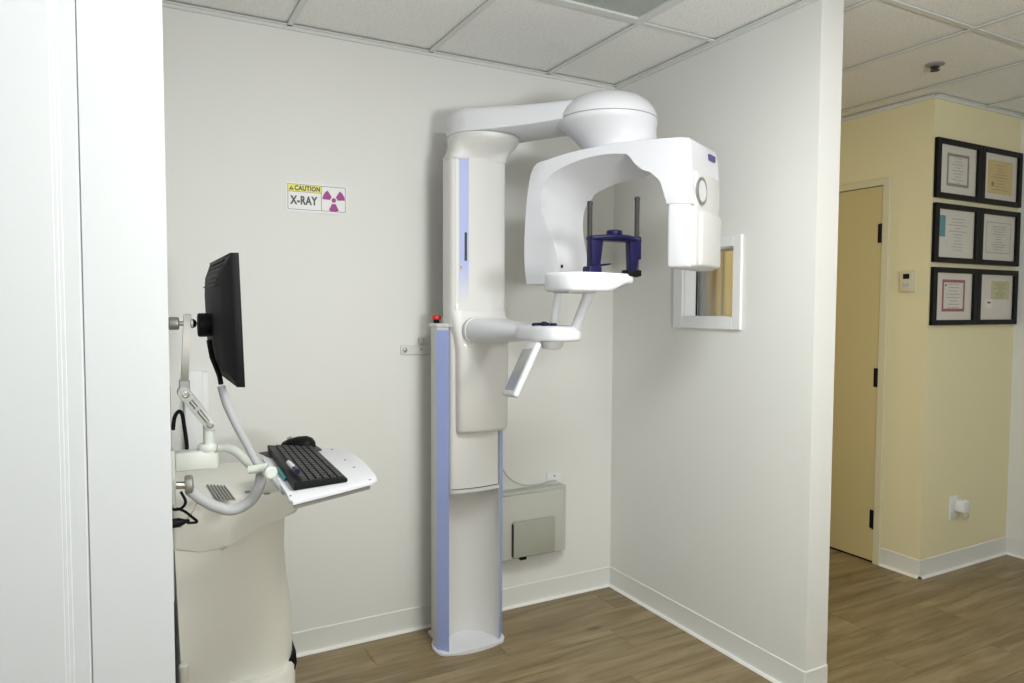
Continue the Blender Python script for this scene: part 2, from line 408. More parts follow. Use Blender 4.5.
# ------------------------------------------------------------------ X-ray machine
xm = thing('dental_xray_machine', 'large white panoramic dental X-ray machine with overhead arm, standing against the back wall', 'x-ray machine', (1.297, 2.80, 0))
def ell(cx, cy, rx, ry, a0, a1, n): return [(cx+rx*math.cos(math.radians(a0+(a1-a0)*i/(n-1))), cy+ry*math.sin(math.radians(a0+(a1-a0)*i/(n-1)))) for i in range(n)]
def zl(pts, z): return [Vector((x, y, z)) for x, y in pts]
# base plate
bp_ = [(1.168, 2.945), (1.168, 2.862), (1.140, 2.835), (1.126, 2.790), (1.126, 2.752), (1.134, 2.725), (1.156, 2.704)] + [(1.156+0.272*t, 2.704-0.020*math.sin(math.pi*t)) for t in (0.2, 0.4, 0.6, 0.8)] + [(1.428, 2.704), (1.446, 2.728), (1.454, 2.760), (1.454, 2.83), (1.42, 2.862), (1.42, 2.945)]
MB().prism(zl(bp_, 0.0), zl(bp_, 0.016), 0.004, 2).build('base_plate', XW, xm)
# fixed column: C channel with concave front
CT = 1.398
ch = ell(1.291, 2.714, 0.119, 0.150, 180, 0, 25)
ch = [(x, 2.714+abs(y-2.714)) for x, y in ch]
col = [(1.180, 2.935), (1.180, 2.870), (1.150, 2.840), (1.136, 2.80), (1.136, 2.757)] + [(1.172, 2.714)] + ch[1:-1] + [(1.410, 2.714)] + [(1.446, 2.757), (1.446, 2.80), (1.432, 2.84), (1.405, 2.870), (1.405, 2.935)]
MB().prism(zl(col, 0.014), zl(col, CT)).build('fixed_column', XC, xm, angle=25)
for sx in (0, 1):
    q = [(1.134, 2.760), (1.1325, 2.7575), (1.1695, 2.7115), (1.1725, 2.714)]
    if sx: q = [(2.582-x, y) for x, y in q]
    MB().prism(zl(q, 0.016), zl(q, CT-0.012)).build('blue_strip', BLUE, xm, smooth=False)
capl = [(1.134, 2.84), (1.134, 2.755), (1.170, 2.710), (1.172, 2.72), (1.172, 2.84)]
MB().prism(zl(capl, CT), zl(capl, CT+0.016), 0.005, 2).build('column_cap', XW, xm)
# moving carriage (upper column)
def carr(z, x0=1.176, x1=1.406, yf=2.702, yb=2.80, bul=0.012):
    return zl([(x0, yb)] + [(x0, yf+0.016), (x0+0.004, yf+0.006)] + [(x0+0.012+(x1-x0-0.024)*t, yf-bul*math.sin(math.pi*t)) for t in (0, .12, .25, .38, .5, .62, .75, .88, 1)] + [(x1-0.004, yf+0.006), (x1, yf+0.016), (x1, yb)], z)
MB().loft([carr(0.715), carr(0.722), carr(1.44)]).build('lower_carriage', XC, xm)
lip = MB().loft([carr(0.700, yf=2.694), carr(0.714, yf=2.692)]).build('carriage_lip', XC, xm)
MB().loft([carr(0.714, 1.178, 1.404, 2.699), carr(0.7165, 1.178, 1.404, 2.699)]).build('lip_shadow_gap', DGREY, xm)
# small front panel seam lines
UZ = 2.104
up = lambda z: carr(z, 1.170, 1.428, 2.690, 2.775, 0.012)
MB().loft([up(1.40), up(UZ)]).build('upper_column', XC, xm)
MB().box((1.178, 2.775, 1.40), (1.418, 2.800, UZ), 0.001, 1).build('rail_gap', DGREY, xm, smooth=False)
MB().box((1.255, 2.800, CT-0.02), (1.40, 2.93, UZ), 0.004, 1).build('rear_column', XC, xm)
# stripe on the front of the upper column
def fy(x): # front surface of upper column
    t = (x-1.182)/(1.428-1.170-0.024); return 2.690-0.012*math.sin(math.pi*max(0, min(1, t)))
def front_patch(name, x0, x1, z0, z1, m, th=0.0015, parent=xm):
    A = []; B = []
    n = 5; xs = [x0+(x1-x0)*i/(n-1) for i in range(n)]
    loop = [(x, fy(x)-th) for x in xs] + [(x, fy(x)+0.003) for x in xs[::-1]]
    return MB().prism(zl(loop, z0), zl(loop, z1)).build(name, m, parent)
def fade_mat():
    M = bpy.data.materials.new('periwinkle_fade'); M.use_nodes = True
    nt = M.node_tree; b = nt.nodes['Principled BSDF']; b.inputs['Roughness'].default_value = 0.4
    tc = nt.nodes.new('ShaderNodeTexCoord'); sp = nt.nodes.new('ShaderNodeSeparateXYZ'); nt.links.new(tc.outputs['Generated'], sp.inputs[0])
    r = nt.nodes.new('ShaderNodeValToRGB'); r.color_ramp.elements[0].position = 0.0; r.color_ramp.elements[0].color = (0.69, 0.685, 0.665, 1)
    r.color_ramp.elements[1].position = 0.26; r.color_ramp.elements[1].color = (*rgb(172, 182, 226), 1)
    nt.links.new(sp.outputs[2], r.inputs['Fac']); nt.links.new(r.outputs[0], b.inputs['Base Color'])
    return M
front_patch('blue_stripe', 1.205, 1.246, 1.50, UZ-0.001, fade_mat())
front_patch('seam', 1.188, 1.1895, 1.47, UZ-0.001, LGREY)
front_patch('slot', 1.228, 1.238, 1.675, 1.792, DGREY, 0.0025)
front_patch('key_lock', 1.209, 1.217, 1.632, 1.662, STEEL, 0.003)
front_patch('key_mark', 1.2115, 1.2145, 1.640, 1.654, DGREY, 0.0035)
# emergency stop
es = MB().lathe([(0.013, 0), (0.013, 0.022)], (1.160, 2.822, CT+0.010), n=20).build('emergency_stop', BLACK, xm)
tag(es, 'red and black emergency stop button')
MB().lathe([(0.012, 0), (0.019, 0.003), (0.019, 0.018), (0.015, 0.021)], (1.160, 2.822, CT+0.030), n=20).build('button', RED, es)
# wall rail
wr = MB().box((1.065, YB-0.008, 1.268), (1.50, YB, 1.312), 0.002, 1).build('wall_rail', XC, xm)
MB().lathe([(0.010, 0), (0.010, 0.005), (0.007, 0.007)], (1.084, YB-0.008, 1.290), (0, -1, 0), 12).build('bolt', STEEL, wr)
MB().lathe([(0.004, 0), (0.004, 0.002)], (1.160, YB-0.008, 1.292), (0, -1, 0), 10).build('bolt', GREY, wr)
MB().box((1.24, 2.93, 1.24), (1.40, YB-0.008, 1.34), 0.004, 1).build('wall_mount', XC, xm)
MB().box((1.148, 2.985, 1.318), (1.166, YB, 1.345), 0.003, 1).build('limit_switch', BOXG, xm)
# collar under the overhead arm (round on top, column shaped below)
PC = (1.343, 2.744)
def blend(t, z, r):
    L = []
    for i in range(48):
        a = 2*math.pi*i/48; c, s_ = math.cos(a), math.sin(a)
        n = 2+(6*(1-t))
        k = (abs(c/0.131)**n + abs(s_/0.052)**n)**(-1/n)
        cx, cy = 1.299, 2.732
        bx, by = cx+k*c, cy+k*s_
        ex, ey = PC[0]+r*c, PC[1]+r*s_
        L.append(Vector((bx+(ex-bx)*t, by+(ey-by)*t, z)))
    return L
MB().loft([blend(0, 2.094, 0.12), blend(0.03, 2.103, 0.12), blend(0.22, 2.122, 0.13), blend(0.58, 2.148, 0.145), blend(0.9, 2.170, 0.152), blend(1, 2.182, 0.154), blend(1, 2.196, 0.152)]).build('arm_collar', XC, xm, angle=50)
# overhead shoulder arm
DC = Vector((1.686, 2.325))
def stadium(r0, r1, z, pinch=0.0):
    a = Vector(PC); b2 = DC; d = (b2-a); L = d.length; d.normalize(); n = Vector((-d.y, d.x)); out = []
    ang = math.atan2(d.y, d.x)
    for i in range(21):
        t = ang+math.pi/2+math.pi*i/20; out.append((a.x+r0*math.cos(t), a.y+r0*math.sin(t)))
    for f in (0.2, 0.35, 0.5, 0.65, 0.8):
        r = r0+(r1-r0)*f - pinch*math.sin(math.pi*f); p = a+d*L*f-n*r; out.append((p.x, p.y))
    for i in range(21):
        t = ang-math.pi/2+math.pi*i/20; out.append((b2.x+r1*math.cos(t), b2.y+r1*math.sin(t)))
    for f in (0.8, 0.65, 0.5, 0.35, 0.2):
        r = r0+(r1-r0)*f - pinch*math.sin(math.pi*f); p = a+d*L*f+n*r; out.append((p.x, p.y))
    return zl(out, z)
def arm_lvl(r, za, zb):
    L = stadium(r, r, 0, 0.03); a = Vector(PC); d = DC-a; LL = d.length; d.normalize()
    for p in L:
        f = max(0, min(1, (Vector((p.x, p.y))-a).dot(d)/LL)); p.z = za+(zb-za)*f
    return L
MB().loft([arm_lvl(0.150, 2.196, 2.218), arm_lvl(0.156, 2.200, 2.222), arm_lvl(0.156, 2.275, 2.268), arm_lvl(0.152, 2.290, 2.279), arm_lvl(0.138, 2.298, 2.285), arm_lvl(0.10, 2.300, 2.287)]).build('shoulder_arm', XW, xm, angle=50)
# rotating dome
dome = MB().lathe([(0.196, 2.221), (0.194, 2.236), (0.185, 2.258), (0.166, 2.282), (0.136, 2.303), (0.096, 2.318), (0.048, 2.327), (0.0, 2.330)], (DC.x, DC.y, 0), n=56).build('dome_cap', XW, xm, angle=60)
MB().lathe([(0.193, 2.217), (0.193, 2.222)], (DC.x, DC.y, 0), n=56).build('dome_seam', GREY, xm)
bw_ = []
for r, z, k in ((0.128, 2.066, 1), (0.142, 2.085, 1), (0.147, 2.108, .92), (0.154, 2.132, .75), (0.164, 2.156, .52), (0.176, 2.178, .3), (0.188, 2.195, .12), (0.195, 2.206, .03), (0.196, 2.2175, 0)):
    bw_.append([Vector((DC.x+0.050*k+r*math.cos(2*math.pi*i/56), DC.y-0.027*k+r*math.sin(2*math.pi*i/56), z)) for i in range(56)])
MB().loft(bw_).build('dome_bowl', XW, xm, angle=60)

# C shaped gantry
GU = Vector((-0.454, 0.891, 0)).normalized(); GW = Vector((0.891, 0.454, 0)).normalized()
G0 = Vector((1.743, 1.898, 0))
GT = 0.282
def gf(px, py, wd=0.0): return hitp(px, py, G0+GW*wd, GW)
outer = [(526, 282), (524.5, 262), (524.5, 238), (526, 208), (529, 184), (532.5, 168), (537, 163.5), (548, 159.5), (570, 152.5), (600, 146.0), (630, 141.5), (660, 138.5), (682, 137), (688, 137.5), (690.5, 141), (692, 160), (693, 185), (693, 204)]
innerR = [(665, 204), (664.8, 197), (664, 188), (662, 181.5), (659, 177), (655, 174), (650, 172), (643, 170), (637.5, 168), (635, 164), (632, 157), (629, 153.7)]
innerL = [(626, 153.7), (607.5, 154), (582.5, 159), (557.5, 170), (545, 182), (540, 195), (540, 207), (548, 229), (556.5, 246.6), (557.5, 262), (557.5, 282)]
innerB = [(645, 178), (622, 182), (602, 190), (591, 198), (585, 209), (583, 220), (583, 232), (585, 246), (588, 262), (589, 272), (589, 286)]
def spl(L, k=3):
    P = [Vector(p) for p in L]; P = [P[0]*2-P[1]] + P + [P[-1]*2-P[-2]]; out = []
    for i in range(1, len(P)-2):
        for t in [x/k for x in range(k)]:
            a, b, c, d = P[i-1:i+3]
            q = 0.5*((2*b)+(c-a)*t+(2*a-5*b+4*c-d)*t*t+(3*b-a-3*c+d)*t**3); out.append((q.x, q.y))
    return out + [tuple(L[-1])]
so_, sr_, sl_, sb_ = spl(outer, 2), innerR, spl(innerL), spl(innerB)
fl = [gf(*p) for p in so_ + sr_ + sl_]
bl = [gf(*p)+GW*GT for p in so_ + sr_] + [gf(px, py, GT) for px, py in sb_]
gz = min(p.z for p in fl)
for L in (fl, bl):
    L[0].z = 1.576; L[-1].z = 1.576
MB().prism(fl, bl, 0.006, 2).build('gantry_frame', XW, xm, angle=40)
# lower X-ray head under the right leg
hu0 = (gf(691, 230)-G0).dot(GU); hu1 = (gf(666, 230)-G0).dot(GU)
MG = Matrix((GU, GW, Vector((0, 0, 1)))).transposed().to_4x4(); MG.translation = G0
zt = gf(678, 205).z; zb = gf(678, 268).z
head = MB().box((hu0, 0.004, zb), (hu1, GT-0.008, zt+0.03), 0.014, 3, MG).build('xray_head', XW, xm, angle=40)
ut = (gf(691, 150)-G0).dot(GU)
# raised panels on the outer side of the head
pu = hu0
def of(px, py): return hitp(px, py, G0+GU*pu, GU)
def w_of(px, py): return (of(px, py)-G0).dot(GW)
w0 = 0.018; w1 = GT-0.016
zp = of(703, 174).z
MB().box((pu-0.012, w0, zb+0.004), (pu+0.02, w1, zp), 0.012, 3, MG).build('head_side_panel', XC, xm, angle=40)
zc = of(703, 213).z
MB().box((pu-0.024, w0+0.03, zb+0.006), (pu+0.0, w1-0.005, zc), 0.013, 3, MG).build('head_cover', XC, xm, angle=40)
wc = (w_of(696.5, 191)); zr = of(696.5, 191).z
cw = Vector((0, 0, 0))
def gl(u, wv, z): return G0+GU*u+GW*wv+Vector((0, 0, z))
wc = max(wc, 0.064)
ring = MB()
N = 32
def eloop(r1, r2, u): return [gl(u, wc+r1*math.cos(2*math.pi*i/N), zr+r2*math.sin(2*math.pi*i/N)) for i in range(N)]
ring.loft([eloop(0.050, 0.050, pu-0.010), eloop(0.050, 0.050, pu-0.0165), eloop(0.043, 0.043, pu-0.0185), eloop(0.038, 0.038, pu-0.0135)]).build('dial_ring', STEEL, xm)
MB().loft([eloop(0.039, 0.039, pu-0.012), eloop(0.038, 0.038, pu-0.017)]).build('dial_face', XW, xm)
# purple maker plate near the top
pl = of(712, 158.5); plw = (pl-G0).dot(GW)
MB().box((pu-0.003, plw-0.032, pl.z-0.011), (pu+0.01, plw+0.032, pl.z+0.011), 0.001, 1, MG).build('maker_plate', PURPLE, xm, smooth=False)
# small screw under the bridge and sensor on the inner left side
sc = gf(604, 163, 0.12)
sd = hitp(561, 266, G0+GW*0.05, GW)
MB().box((-0.006, -0.004, -0.006), (0.006, 0.004, 0.006), 0.001, 1, Matrix.Translation(gf(557.6, 266, 0.0)+GW*0.03) @ MG.to_3x3().to_4x4()).build('sensor_dot', BLACK, xm, smooth=False)

# patient support: bracket, arm, control panel, tray
br = [(1.205, 0.962), (1.205, 1.40), (1.43, 1.44), (1.432, 0.962)]
def shell(z, x0, x1, yf): return carr(z, x0, x1, yf, 2.75, 0.016)
MB().loft([shell(0.952, 1.212, 1.412, 2.690), shell(0.958, 1.200, 1.424, 2.668), shell(0.972, 1.196, 1.428, 2.660), shell(1.30, 1.194, 1.430, 2.658), shell(1.36, 1.186, 1.434, 2.662), shell(1.42, 1.176, 1.434, 2.674), shell(1.465, 1.171, 1.430, 2.688)]).build('arm_bracket', XC, xm, angle=60)
def rr(cx, cz, hw, hh, y, rx, rz, n=6):
    out = []
    for (sx, sz, a0) in ((1, 1, 0), (-1, 1, 90), (-1, -1, 180), (1, -1, 270)):
        for i in range(n):
            a = math.radians(a0+90*i/(n-1)); out.append(Vector((cx+sx*(hw-rx)+rx*math.cos(a), y, cz+sz*(hh-rz)+rz*math.sin(a))))
    return out
ax_ = 1.318
MB().loft([rr(ax_, 1.386, 0.108, 0.052, 2.70, 0.05, 0.045), rr(ax_, 1.386, 0.108, 0.052, 2.63, 0.05, 0.045), rr(ax_, 1.386, 0.104, 0.050, 2.60, 0.05, 0.045), rr(ax_, 1.386, 0.092, 0.044, 2.52, 0.045, 0.04), rr(ax_, 1.388, 0.080, 0.036, 2.40, 0.04, 0.033), rr(ax_, 1.392, 0.070, 0.029, 2.28, 0.04, 0.026), rr(ax_, 1.392, 0.062, 0.024, 2.20, 0.04, 0.022)]).build('support_arm', XW, xm, angle=50)
MB().loft([rr(ax_, 1.386, 0.111, 0.055, 2.655, 0.05, 0.045), rr(ax_, 1.386, 0.111, 0.055, 2.632, 0.05, 0.045), rr(ax_, 1.386, 0.105, 0.050, 2.629, 0.05, 0.045)]).build('arm_collar_ring', XC, xm, angle=50)
# control panel block at the arm end
def blob(pts, z, k=1.0, c=(1.32, 2.16)): return [Vector((c[0]+(x-c[0])*k, c[1]+(y-c[1])*k, z)) for x, y in pts]
cp = [(1.246, 2.27), (1.244, 2.19), (1.250, 2.12), (1.266, 2.07), (1.295, 2.045), (1.34, 2.04), (1.378, 2.045), (1.401, 2.08), (1.406, 2.14), (1.40, 2.22), (1.385, 2.28), (1.33, 2.30), (1.27, 2.295)]
def smooth_loop(pts, k=4):
    n = len(pts); out = []
    for i in range(n):
        a, b, c, d = [Vector(pts[(i+j) % n]) for j in (-1, 0, 1, 2)]
        for t in [x/k for x in range(k)]:
            q = 0.5*((2*b)+(c-a)*t+(2*a-5*b+4*c-d)*t*t+(3*b-a-3*c+d)*t**3); out.append((q.x, q.y))
    return out
cps = smooth_loop(cp)
MB().loft([blob(cps, 1.366, 0.94), blob(cps, 1.370, 0.985), blob(cps, 1.378, 1.0), blob(cps, 1.400, 0.99), blob(cps, 1.413, 0.95), blob(cps, 1.419, 0.88)]).build('control_panel', XW, xm, angle=50)
# navy button flower
fb = MB(); fc = Vector((1.292, 2.145, 1.4205))
for i in range(5):
    a = math.radians(90+72*i); c = fc+Vector((0.030*math.cos(a), 0.040*math.sin(a), 0))
    fb.lathe([(0.013, -0.001), (0.013, 0.005), (0.010, 0.008)], c, n=14)
fb.lathe([(0.012, -0.001), (0.012, 0.009), (0.007, 0.013)], fc, n=16)
fb.box(fc+Vector((-0.004, -0.035, -0.001)), fc+Vector((0.004, 0.035, 0.001)))
fb.build('button_cluster', NAVY, xm)
# struts
def up3(x, y, z): return Vector((x, y, z))
MB().tube([up3(1.318, 2.135, 1.40), up3(1.310, 2.075, 1.555)], [0.013, 0.015], 16).build('strut', XW, xm)
MB().tube([up3(1.366, 2.065, 1.40), up3(1.388, 1.99, 1.56)], [0.017, 0.019], 16).build('strut', XW, xm)
# chin-rest tray
ty = 1.985
tray = [(1.235, 2.03), (1.243, 1.965), (1.265, 1.925), (1.31, 1.91), (1.38, 1.91), (1.45, 1.925), (1.51, 1.945), (1.538, 1.958), (1.546, 1.985), (1.535, 2.01), (1.49, 2.03), (1.42, 2.065), (1.34, 2.085), (1.275, 2.08), (1.245, 2.065)]
ts = smooth_loop(tray, 4)
def tl(ztop_off, k, under=False):
    c = (1.36, 2.0); L = []
    for x, y in ts:
        x2, y2 = c[0]+(x-c[0])*k, c[1]+(y-c[1])*k
        f = max(0, min(1, (x-1.40)/0.12)); f = f*f*(3-2*f)
        z = ztop_off if not under else ztop_off + 0.028*f
        L.append(Vector((x2, y2, z)))
    return L
MB().loft([tl(1.536, 0.90, True), tl(1.539, 0.97, True), tl(1.546, 1.0, True), tl(1.587, 1.0), tl(1.596, 0.985), tl(1.600, 0.95)]).build('chin_rest_tray', XW, xm, angle=60)
MB().box((1.26, 1.94, 1.531), (1.37, 2.04, 1.540), 0.003, 1).build('tray_underside', LGREY, xm)
# temple supports
pL = Vector((1.372, 1.985)); pR = Vector((1.556, 1.965))
for p, z0, z1 in ((pL, 1.60, 1.842), (pR, 1.59, 1.868)):
    MB().lathe([(0.0085, z0), (0.0085, z1-0.014), (0.0095, z1-0.012), (0.0095, z1-0.003), (0.006, z1)], (p.x, p.y, 0), n=14).build('temple_post', DGREY, xm)
zb_ = 1.720
MB().box((pL.x-0.016, 1.945, zb_-0.012), (pR.x+0.008, 1.985, zb_+0.004), 0.005, 2).build('temple_bridge', NAVY, xm)
MB().tube([up3(pL.x-0.012, 1.955, zb_-0.004), up3(1.43, 1.935, zb_+0.002), up3(1.50, 1.935, zb_+0.002), up3(pR.x+0.005, 1.955, zb_-0.004)], 0.008, 10, smooth=5).build('bridge_curve', NAVY, xm)
MB().lathe([(0.022, 0), (0.027, 0.004), (0.027, 0.014), (0.022, 0.018)], (1.452, 1.955, zb_+0.008), n=24).build('knob', NAVY, xm)
MB().lathe([(0.027, 0), (0.0275, 0.003)], (1.452, 1.955, zb_+0.015), n=24).build('knob_band', NAVY, xm)
def paddle(x0, x1, x2, x3, y, z1, z0):
    A = [Vector((x0, y-0.012, z1)), Vector((x1, y-0.012, z1)), Vector((x3, y-0.012, z0)), Vector((x2, y-0.012, z0))]
    return MB().prism(A, [p+Vector((0, 0.03, 0)) for p in A], 0.005, 2).build('temple_paddle', NAVY, xm)
paddle(pL.x-0.018, pL.x+0.034, pL.x-0.012, pL.x+0.020, 1.96, zb_, 1.612)
paddle(pR.x-0.046, pR.x+0.004, pR.x-0.040, pR.x-0.014, 1.955, zb_, 1.608)
MB().box((pR.x-0.014, 1.95, 1.650), (pR.x+0.010, 1.982, zb_+0.01), 0.004, 2).build('paddle_sleeve', NAVY, xm)
MB().box((pL.x-0.03, 1.94, 1.598), (pL.x+0.022, 1.985, 1.622), 0.006, 2).build('chin_cup_base', NAVY, xm)
MB().prism([up3(pL.x-0.02, 1.94, 1.615), up3(pL.x+0.055, 1.94, 1.628), up3(pL.x+0.058, 1.94, 1.633), up3(pL.x+0.0, 1.94, 1.628)], [up3(pL.x-0.02, 1.975, 1.615), up3(pL.x+0.055, 1.975, 1.628), up3(pL.x+0.058, 1.975, 1.633), up3(pL.x+0.0, 1.975, 1.628)]).build('chin_cup', NAVY, xm)
MB().box((pR.x-0.05, 1.945, 1.592), (pR.x+0.008, 1.985, 1.614), 0.004, 2).build('post_block', BLACK, xm)
# control display hanging under the arm
a1 = hit(536.5, 343, 1, 2.09); a2 = hit(513, 396, 1, 2.09)
e1 = (a2-a1); L1 = e1.length; e1.normalize(); e2 = Vector((0.22, 0.9755, 0)); e2 = (e2-e1*e2.dot(e1)).normalized(); e3 = e1.cross(e2).normalized()
if e3.x > 0: e3 = -e3
MD = Matrix((e1, e2, e3)).transposed().to_4x4(); MD.translation = a1
disp = MB().box((-0.006, 0, -0.022), (L1, 0.135, 0.0), 0.008, 3, MD).build('control_display', XW, xm)
MB().box((0.018, 0.016, -0.003), (L1-0.020, 0.120, 0.0012), 0.002, 1, MD).build('screen', SCREEN, disp, smooth=False)
MB().lathe([(0.022, 1.336), (0.034, 1.339), (0.040, 1.348), (0.040, 1.370)], (1.318, 2.135, 0), n=30).build('display_hub', XW, xm)
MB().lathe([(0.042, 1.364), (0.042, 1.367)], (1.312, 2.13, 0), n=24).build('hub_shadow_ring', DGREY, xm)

# ------------------------------------------------------------------ wall sign
def textmesh(s, size, name, m, parent, M, bold=0.0, sx=1.0):
    cu = bpy.data.curves.new('t', 'FONT'); cu.body = s; cu.size = size; cu.offset = bold; cu.extrude = 0.0004; cu.align_x = 'LEFT'; cu.space_character = 1.12
    to = bpy.data.objects.new('t', cu); C.objects.link(to)
    dg = bpy.context.evaluated_depsgraph_get(); me = bpy.data.meshes.new_from_object(to.evaluated_get(dg))
    bpy.data.objects.remove(to)
    xs = [v.co.x for v in me.vertices]; x0 = min(xs); wd = max(xs)-x0
    k = sx/wd
    for v in me.vertices: v.co = M @ Vector(((v.co.x-x0)*k, v.co.y, v.co.z))
    me.materials.clear(); me.materials.append(m); me.name = name
    o = bpy.data.objects.new(name, me); C.objects.link(o); adopt(o, parent); return o
SX0, SX1, SZ0, SZ1 = 0.5735, 0.832, 1.8735, 1.9965
SIGNW = mat('sign_white', (0.80, 0.80, 0.80), 0.4); SIGNY = mat('sign_yellow', rgb(236, 228, 92), 0.4); SIGNM = mat('sign_magenta', rgb(152, 12, 128), 0.4); SIGNK = mat('sign_black', (0.03, 0.03, 0.035), 0.4)
sg = thing('caution_sign', 'white and yellow CAUTION X-RAY sign with magenta radiation symbol on back wall', 'sign', ((SX0+SX1)/2, YB, SZ0))
W = SX1-SX0; HH = SZ1-SZ0
def rrect(x0, x1, z0, z1, r, y, n=5):
    o = []
    for cx, cz, a0 in ((x1-r, z1-r, 0), (x0+r, z1-r, 90), (x0+r, z0+r, 180), (x1-r, z0+r, 270)):
        for i in range(n):
            a = math.radians(a0+90*i/(n-1)); o.append(Vector((cx+r*math.cos(a), y, cz+r*math.sin(a))))
    return o
MB().prism(rrect(SX0, SX1, SZ0, SZ1, 0.009, YB-0.003), rrect(SX0, SX1, SZ0, SZ1, 0.009, YB)).build('sign_plate', SIGNW, sg, smooth=False)
yS = YB-0.003
def sb(name, x0, x1, z0, z1, m, d=0.0004): return MB().box((SX0+x0, yS-d, SZ0+z0), (SX0+x1, yS, SZ0+z1)).build(name, m, sg, smooth=False)
ix0, ix1, iz0, iz1, xm_ = 0.009, W-0.010, 0.010, HH-0.009, 0.146
sb('yellow_band', ix0, xm_, HH-0.039, iz1, SIGNY)
t_ = 0.0016
for a in ((ix0, ix1, iz1-t_, iz1), (ix0, ix1, iz0, iz0+t_), (ix0, ix0+t_, iz0, iz1), (ix1-t_, ix1, iz0, iz1), (xm_, xm_+t_, iz0, iz1), (ix0, xm_, HH-0.040, HH-0.0385)):
    sb('border_line', *a, SIGNK, 0.0008)
def TM(x, z): return Matrix(((1, 0, 0, SX0+x), (0, 0, -1, yS-0.0006), (0, 1, 0, SZ0+z), (0, 0, 0, 1)))
textmesh('CAUTION', 0.027, 'caution_text', SIGNK, sg, TM(0.037, HH-0.0335), 0.0012, 0.104)
textmesh('X-RAY', 0.047, 'xray_text', SIGNK, sg, TM(0.018, 0.033), 0.0020, 0.112)
b = MB(); b.prism([Vector((SX0+x, yS-0.0009, SZ0+z)) for x, z in ((0.0145, HH-0.0335), (0.0335, HH-0.0335), (0.024, HH-0.0155))], [Vector((SX0+x, yS, SZ0+z)) for x, z in ((0.0145, HH-0.0335), (0.0335, HH-0.0335), (0.024, HH-0.0155))]); b.build('alert_triangle', SIGNK, sg, smooth=False)
sb('alert_mark', 0.0232, 0.0250, HH-0.0275, HH-0.0205, SIGNY, 0.0013); sb('alert_mark', 0.0232, 0.0250, HH-0.0315, HH-0.0295, SIGNY, 0.0013)
tc_ = (SX0+0.1985, SZ0+0.058)
for k in range(3):
    a0 = math.radians(30+120*k-60-30+ (0)); am = math.radians((30, 150, 270)[k]); L = []
    for i in range(9):
        a = am-math.radians(27)+math.radians(54)*i/8; L.append((0.0475*math.cos(a), 0.0475*math.sin(a)))
    for i in range(5):
        a = am+math.radians(27)-math.radians(54)*i/4; L.append((0.0150*math.cos(a), 0.0150*math.sin(a)))
    MB().prism([Vector((tc_[0]+x, yS-0.0006, tc_[1]+z)) for x, z in L], [Vector((tc_[0]+x, yS, tc_[1]+z)) for x, z in L]).build('radiation_blade', SIGNM, sg, smooth=False)
MB().lathe([(0.0095, 0), (0.0095, 0.0006)], (tc_[0], yS, tc_[1]), (0, -1, 0), 20).build('radiation_centre', SIGNM, sg)

# ------------------------------------------------------------------ wall box behind the column
pb = thing('power_supply_box', 'grey wall-mounted metal box behind the X-ray column near the floor', 'box', (1.72, YB, 0.27))
MB().box((1.47, 2.955, 0.262), (1.915, YB, 0.592), 0.003, 1).build('back_plate', BOXG, pb)
MB().box((1.49, 2.925, 0.275), (1.878, 2.96, 0.582), 0.006, 2).build('cover', BOXG, pb)
MB().box((1.588, 2.905, 0.285), (1.822, 2.93, 0.458), 0.007, 2).build('access_panel', BOXG2, pb)
MB().box((1.5865, 2.904, 0.290), (1.5895, 2.926, 0.45), 0.002, 1).build('panel_edge', DGREY, pb)
MB().box((1.63, 2.912, 0.268), (1.665, 2.935, 0.284), 0.003, 1).build('latch', BLACK, pb)
so = thing('wall_outlet', 'small white outlet plate on back wall above the grey box', 'outlet', (1.876, YB, 0.585))
MB().box((1.834, YB-0.006, 0.600), (1.916, YB, 0.650), 0.002, 1).build('plate', CASW, so)
MB().lathe([(0.004, 0), (0.004, 0.002)], (1.878, YB-0.006, 0.632), (0, -1, 0), 10).build('screw', DGREY, so)
cd = MB().tube([hit(503, 470, 1, 2.90), hit(508, 477, 1, 2.93), hit(517, 483, 1, 2.96), hit(527, 485.5, 1, 2.985), hit(541, 484, 1, 2.998), hit(550, 481, 1, 3.002), hit(556, 480.5, 1, 3.006)], 0.0035, 8, smooth=5).build('power_cord', LGREY, xm)

# ------------------------------------------------------------------ hallway fittings
th = thing('thermostat', 'small ivory thermostat on the wall beside hallway door', 'thermostat', (HX, 2.405, 1.577))
MB().box((HX-0.022, 2.368, 1.577), (HX, 2.444, 1.694), 0.004, 2).build('housing', IVORY, th)
MB().box((HX-0.0235, 2.388, 1.648), (HX-0.0215, 2.424, 1.676), 0.0005, 1).build('display', BLACK, th, smooth=False)
for y0 in (2.390, 2.410):
    MB().box((HX-0.0245, y0, 1.604), (HX-0.0215, y0+0.014, 1.624), 0.001, 1).build('button', LGREY, th, smooth=False)
po = thing('power_outlet', 'white wall outlet with plug-in adapter below the framed certificates', 'outlet', (4.09, HY, 0.29))
MB().box((4.055, HY-0.007, 0.292), (4.128, HY, 0.425), 0.003, 2).build('plate', CASW, po)
MB().box((4.098, HY-0.060, 0.338), (4.158, HY-0.007, 0.405), 0.007, 2).build('adapter', CASW, po)
MB().tube([(4.12, HY-0.045, 0.34), (4.12, HY-0.045, 0.312), (4.135, HY-0.05, 0.297), (4.155, HY-0.05, 0.302), (4.165, HY-0.05, 0.325)], 0.004, 8, smooth=5).build('adapter_cord', LGREY, po)
MB().box((4.072, HY-0.025, 0.302), (4.108, HY-0.007, 0.335), 0.003, 1).build('socket_face', BOXG, po)
sp = thing('sprinkler_head', 'dark fire sprinkler head set in hallway ceiling tile', 'sprinkler', (3.344, 2.022, H))
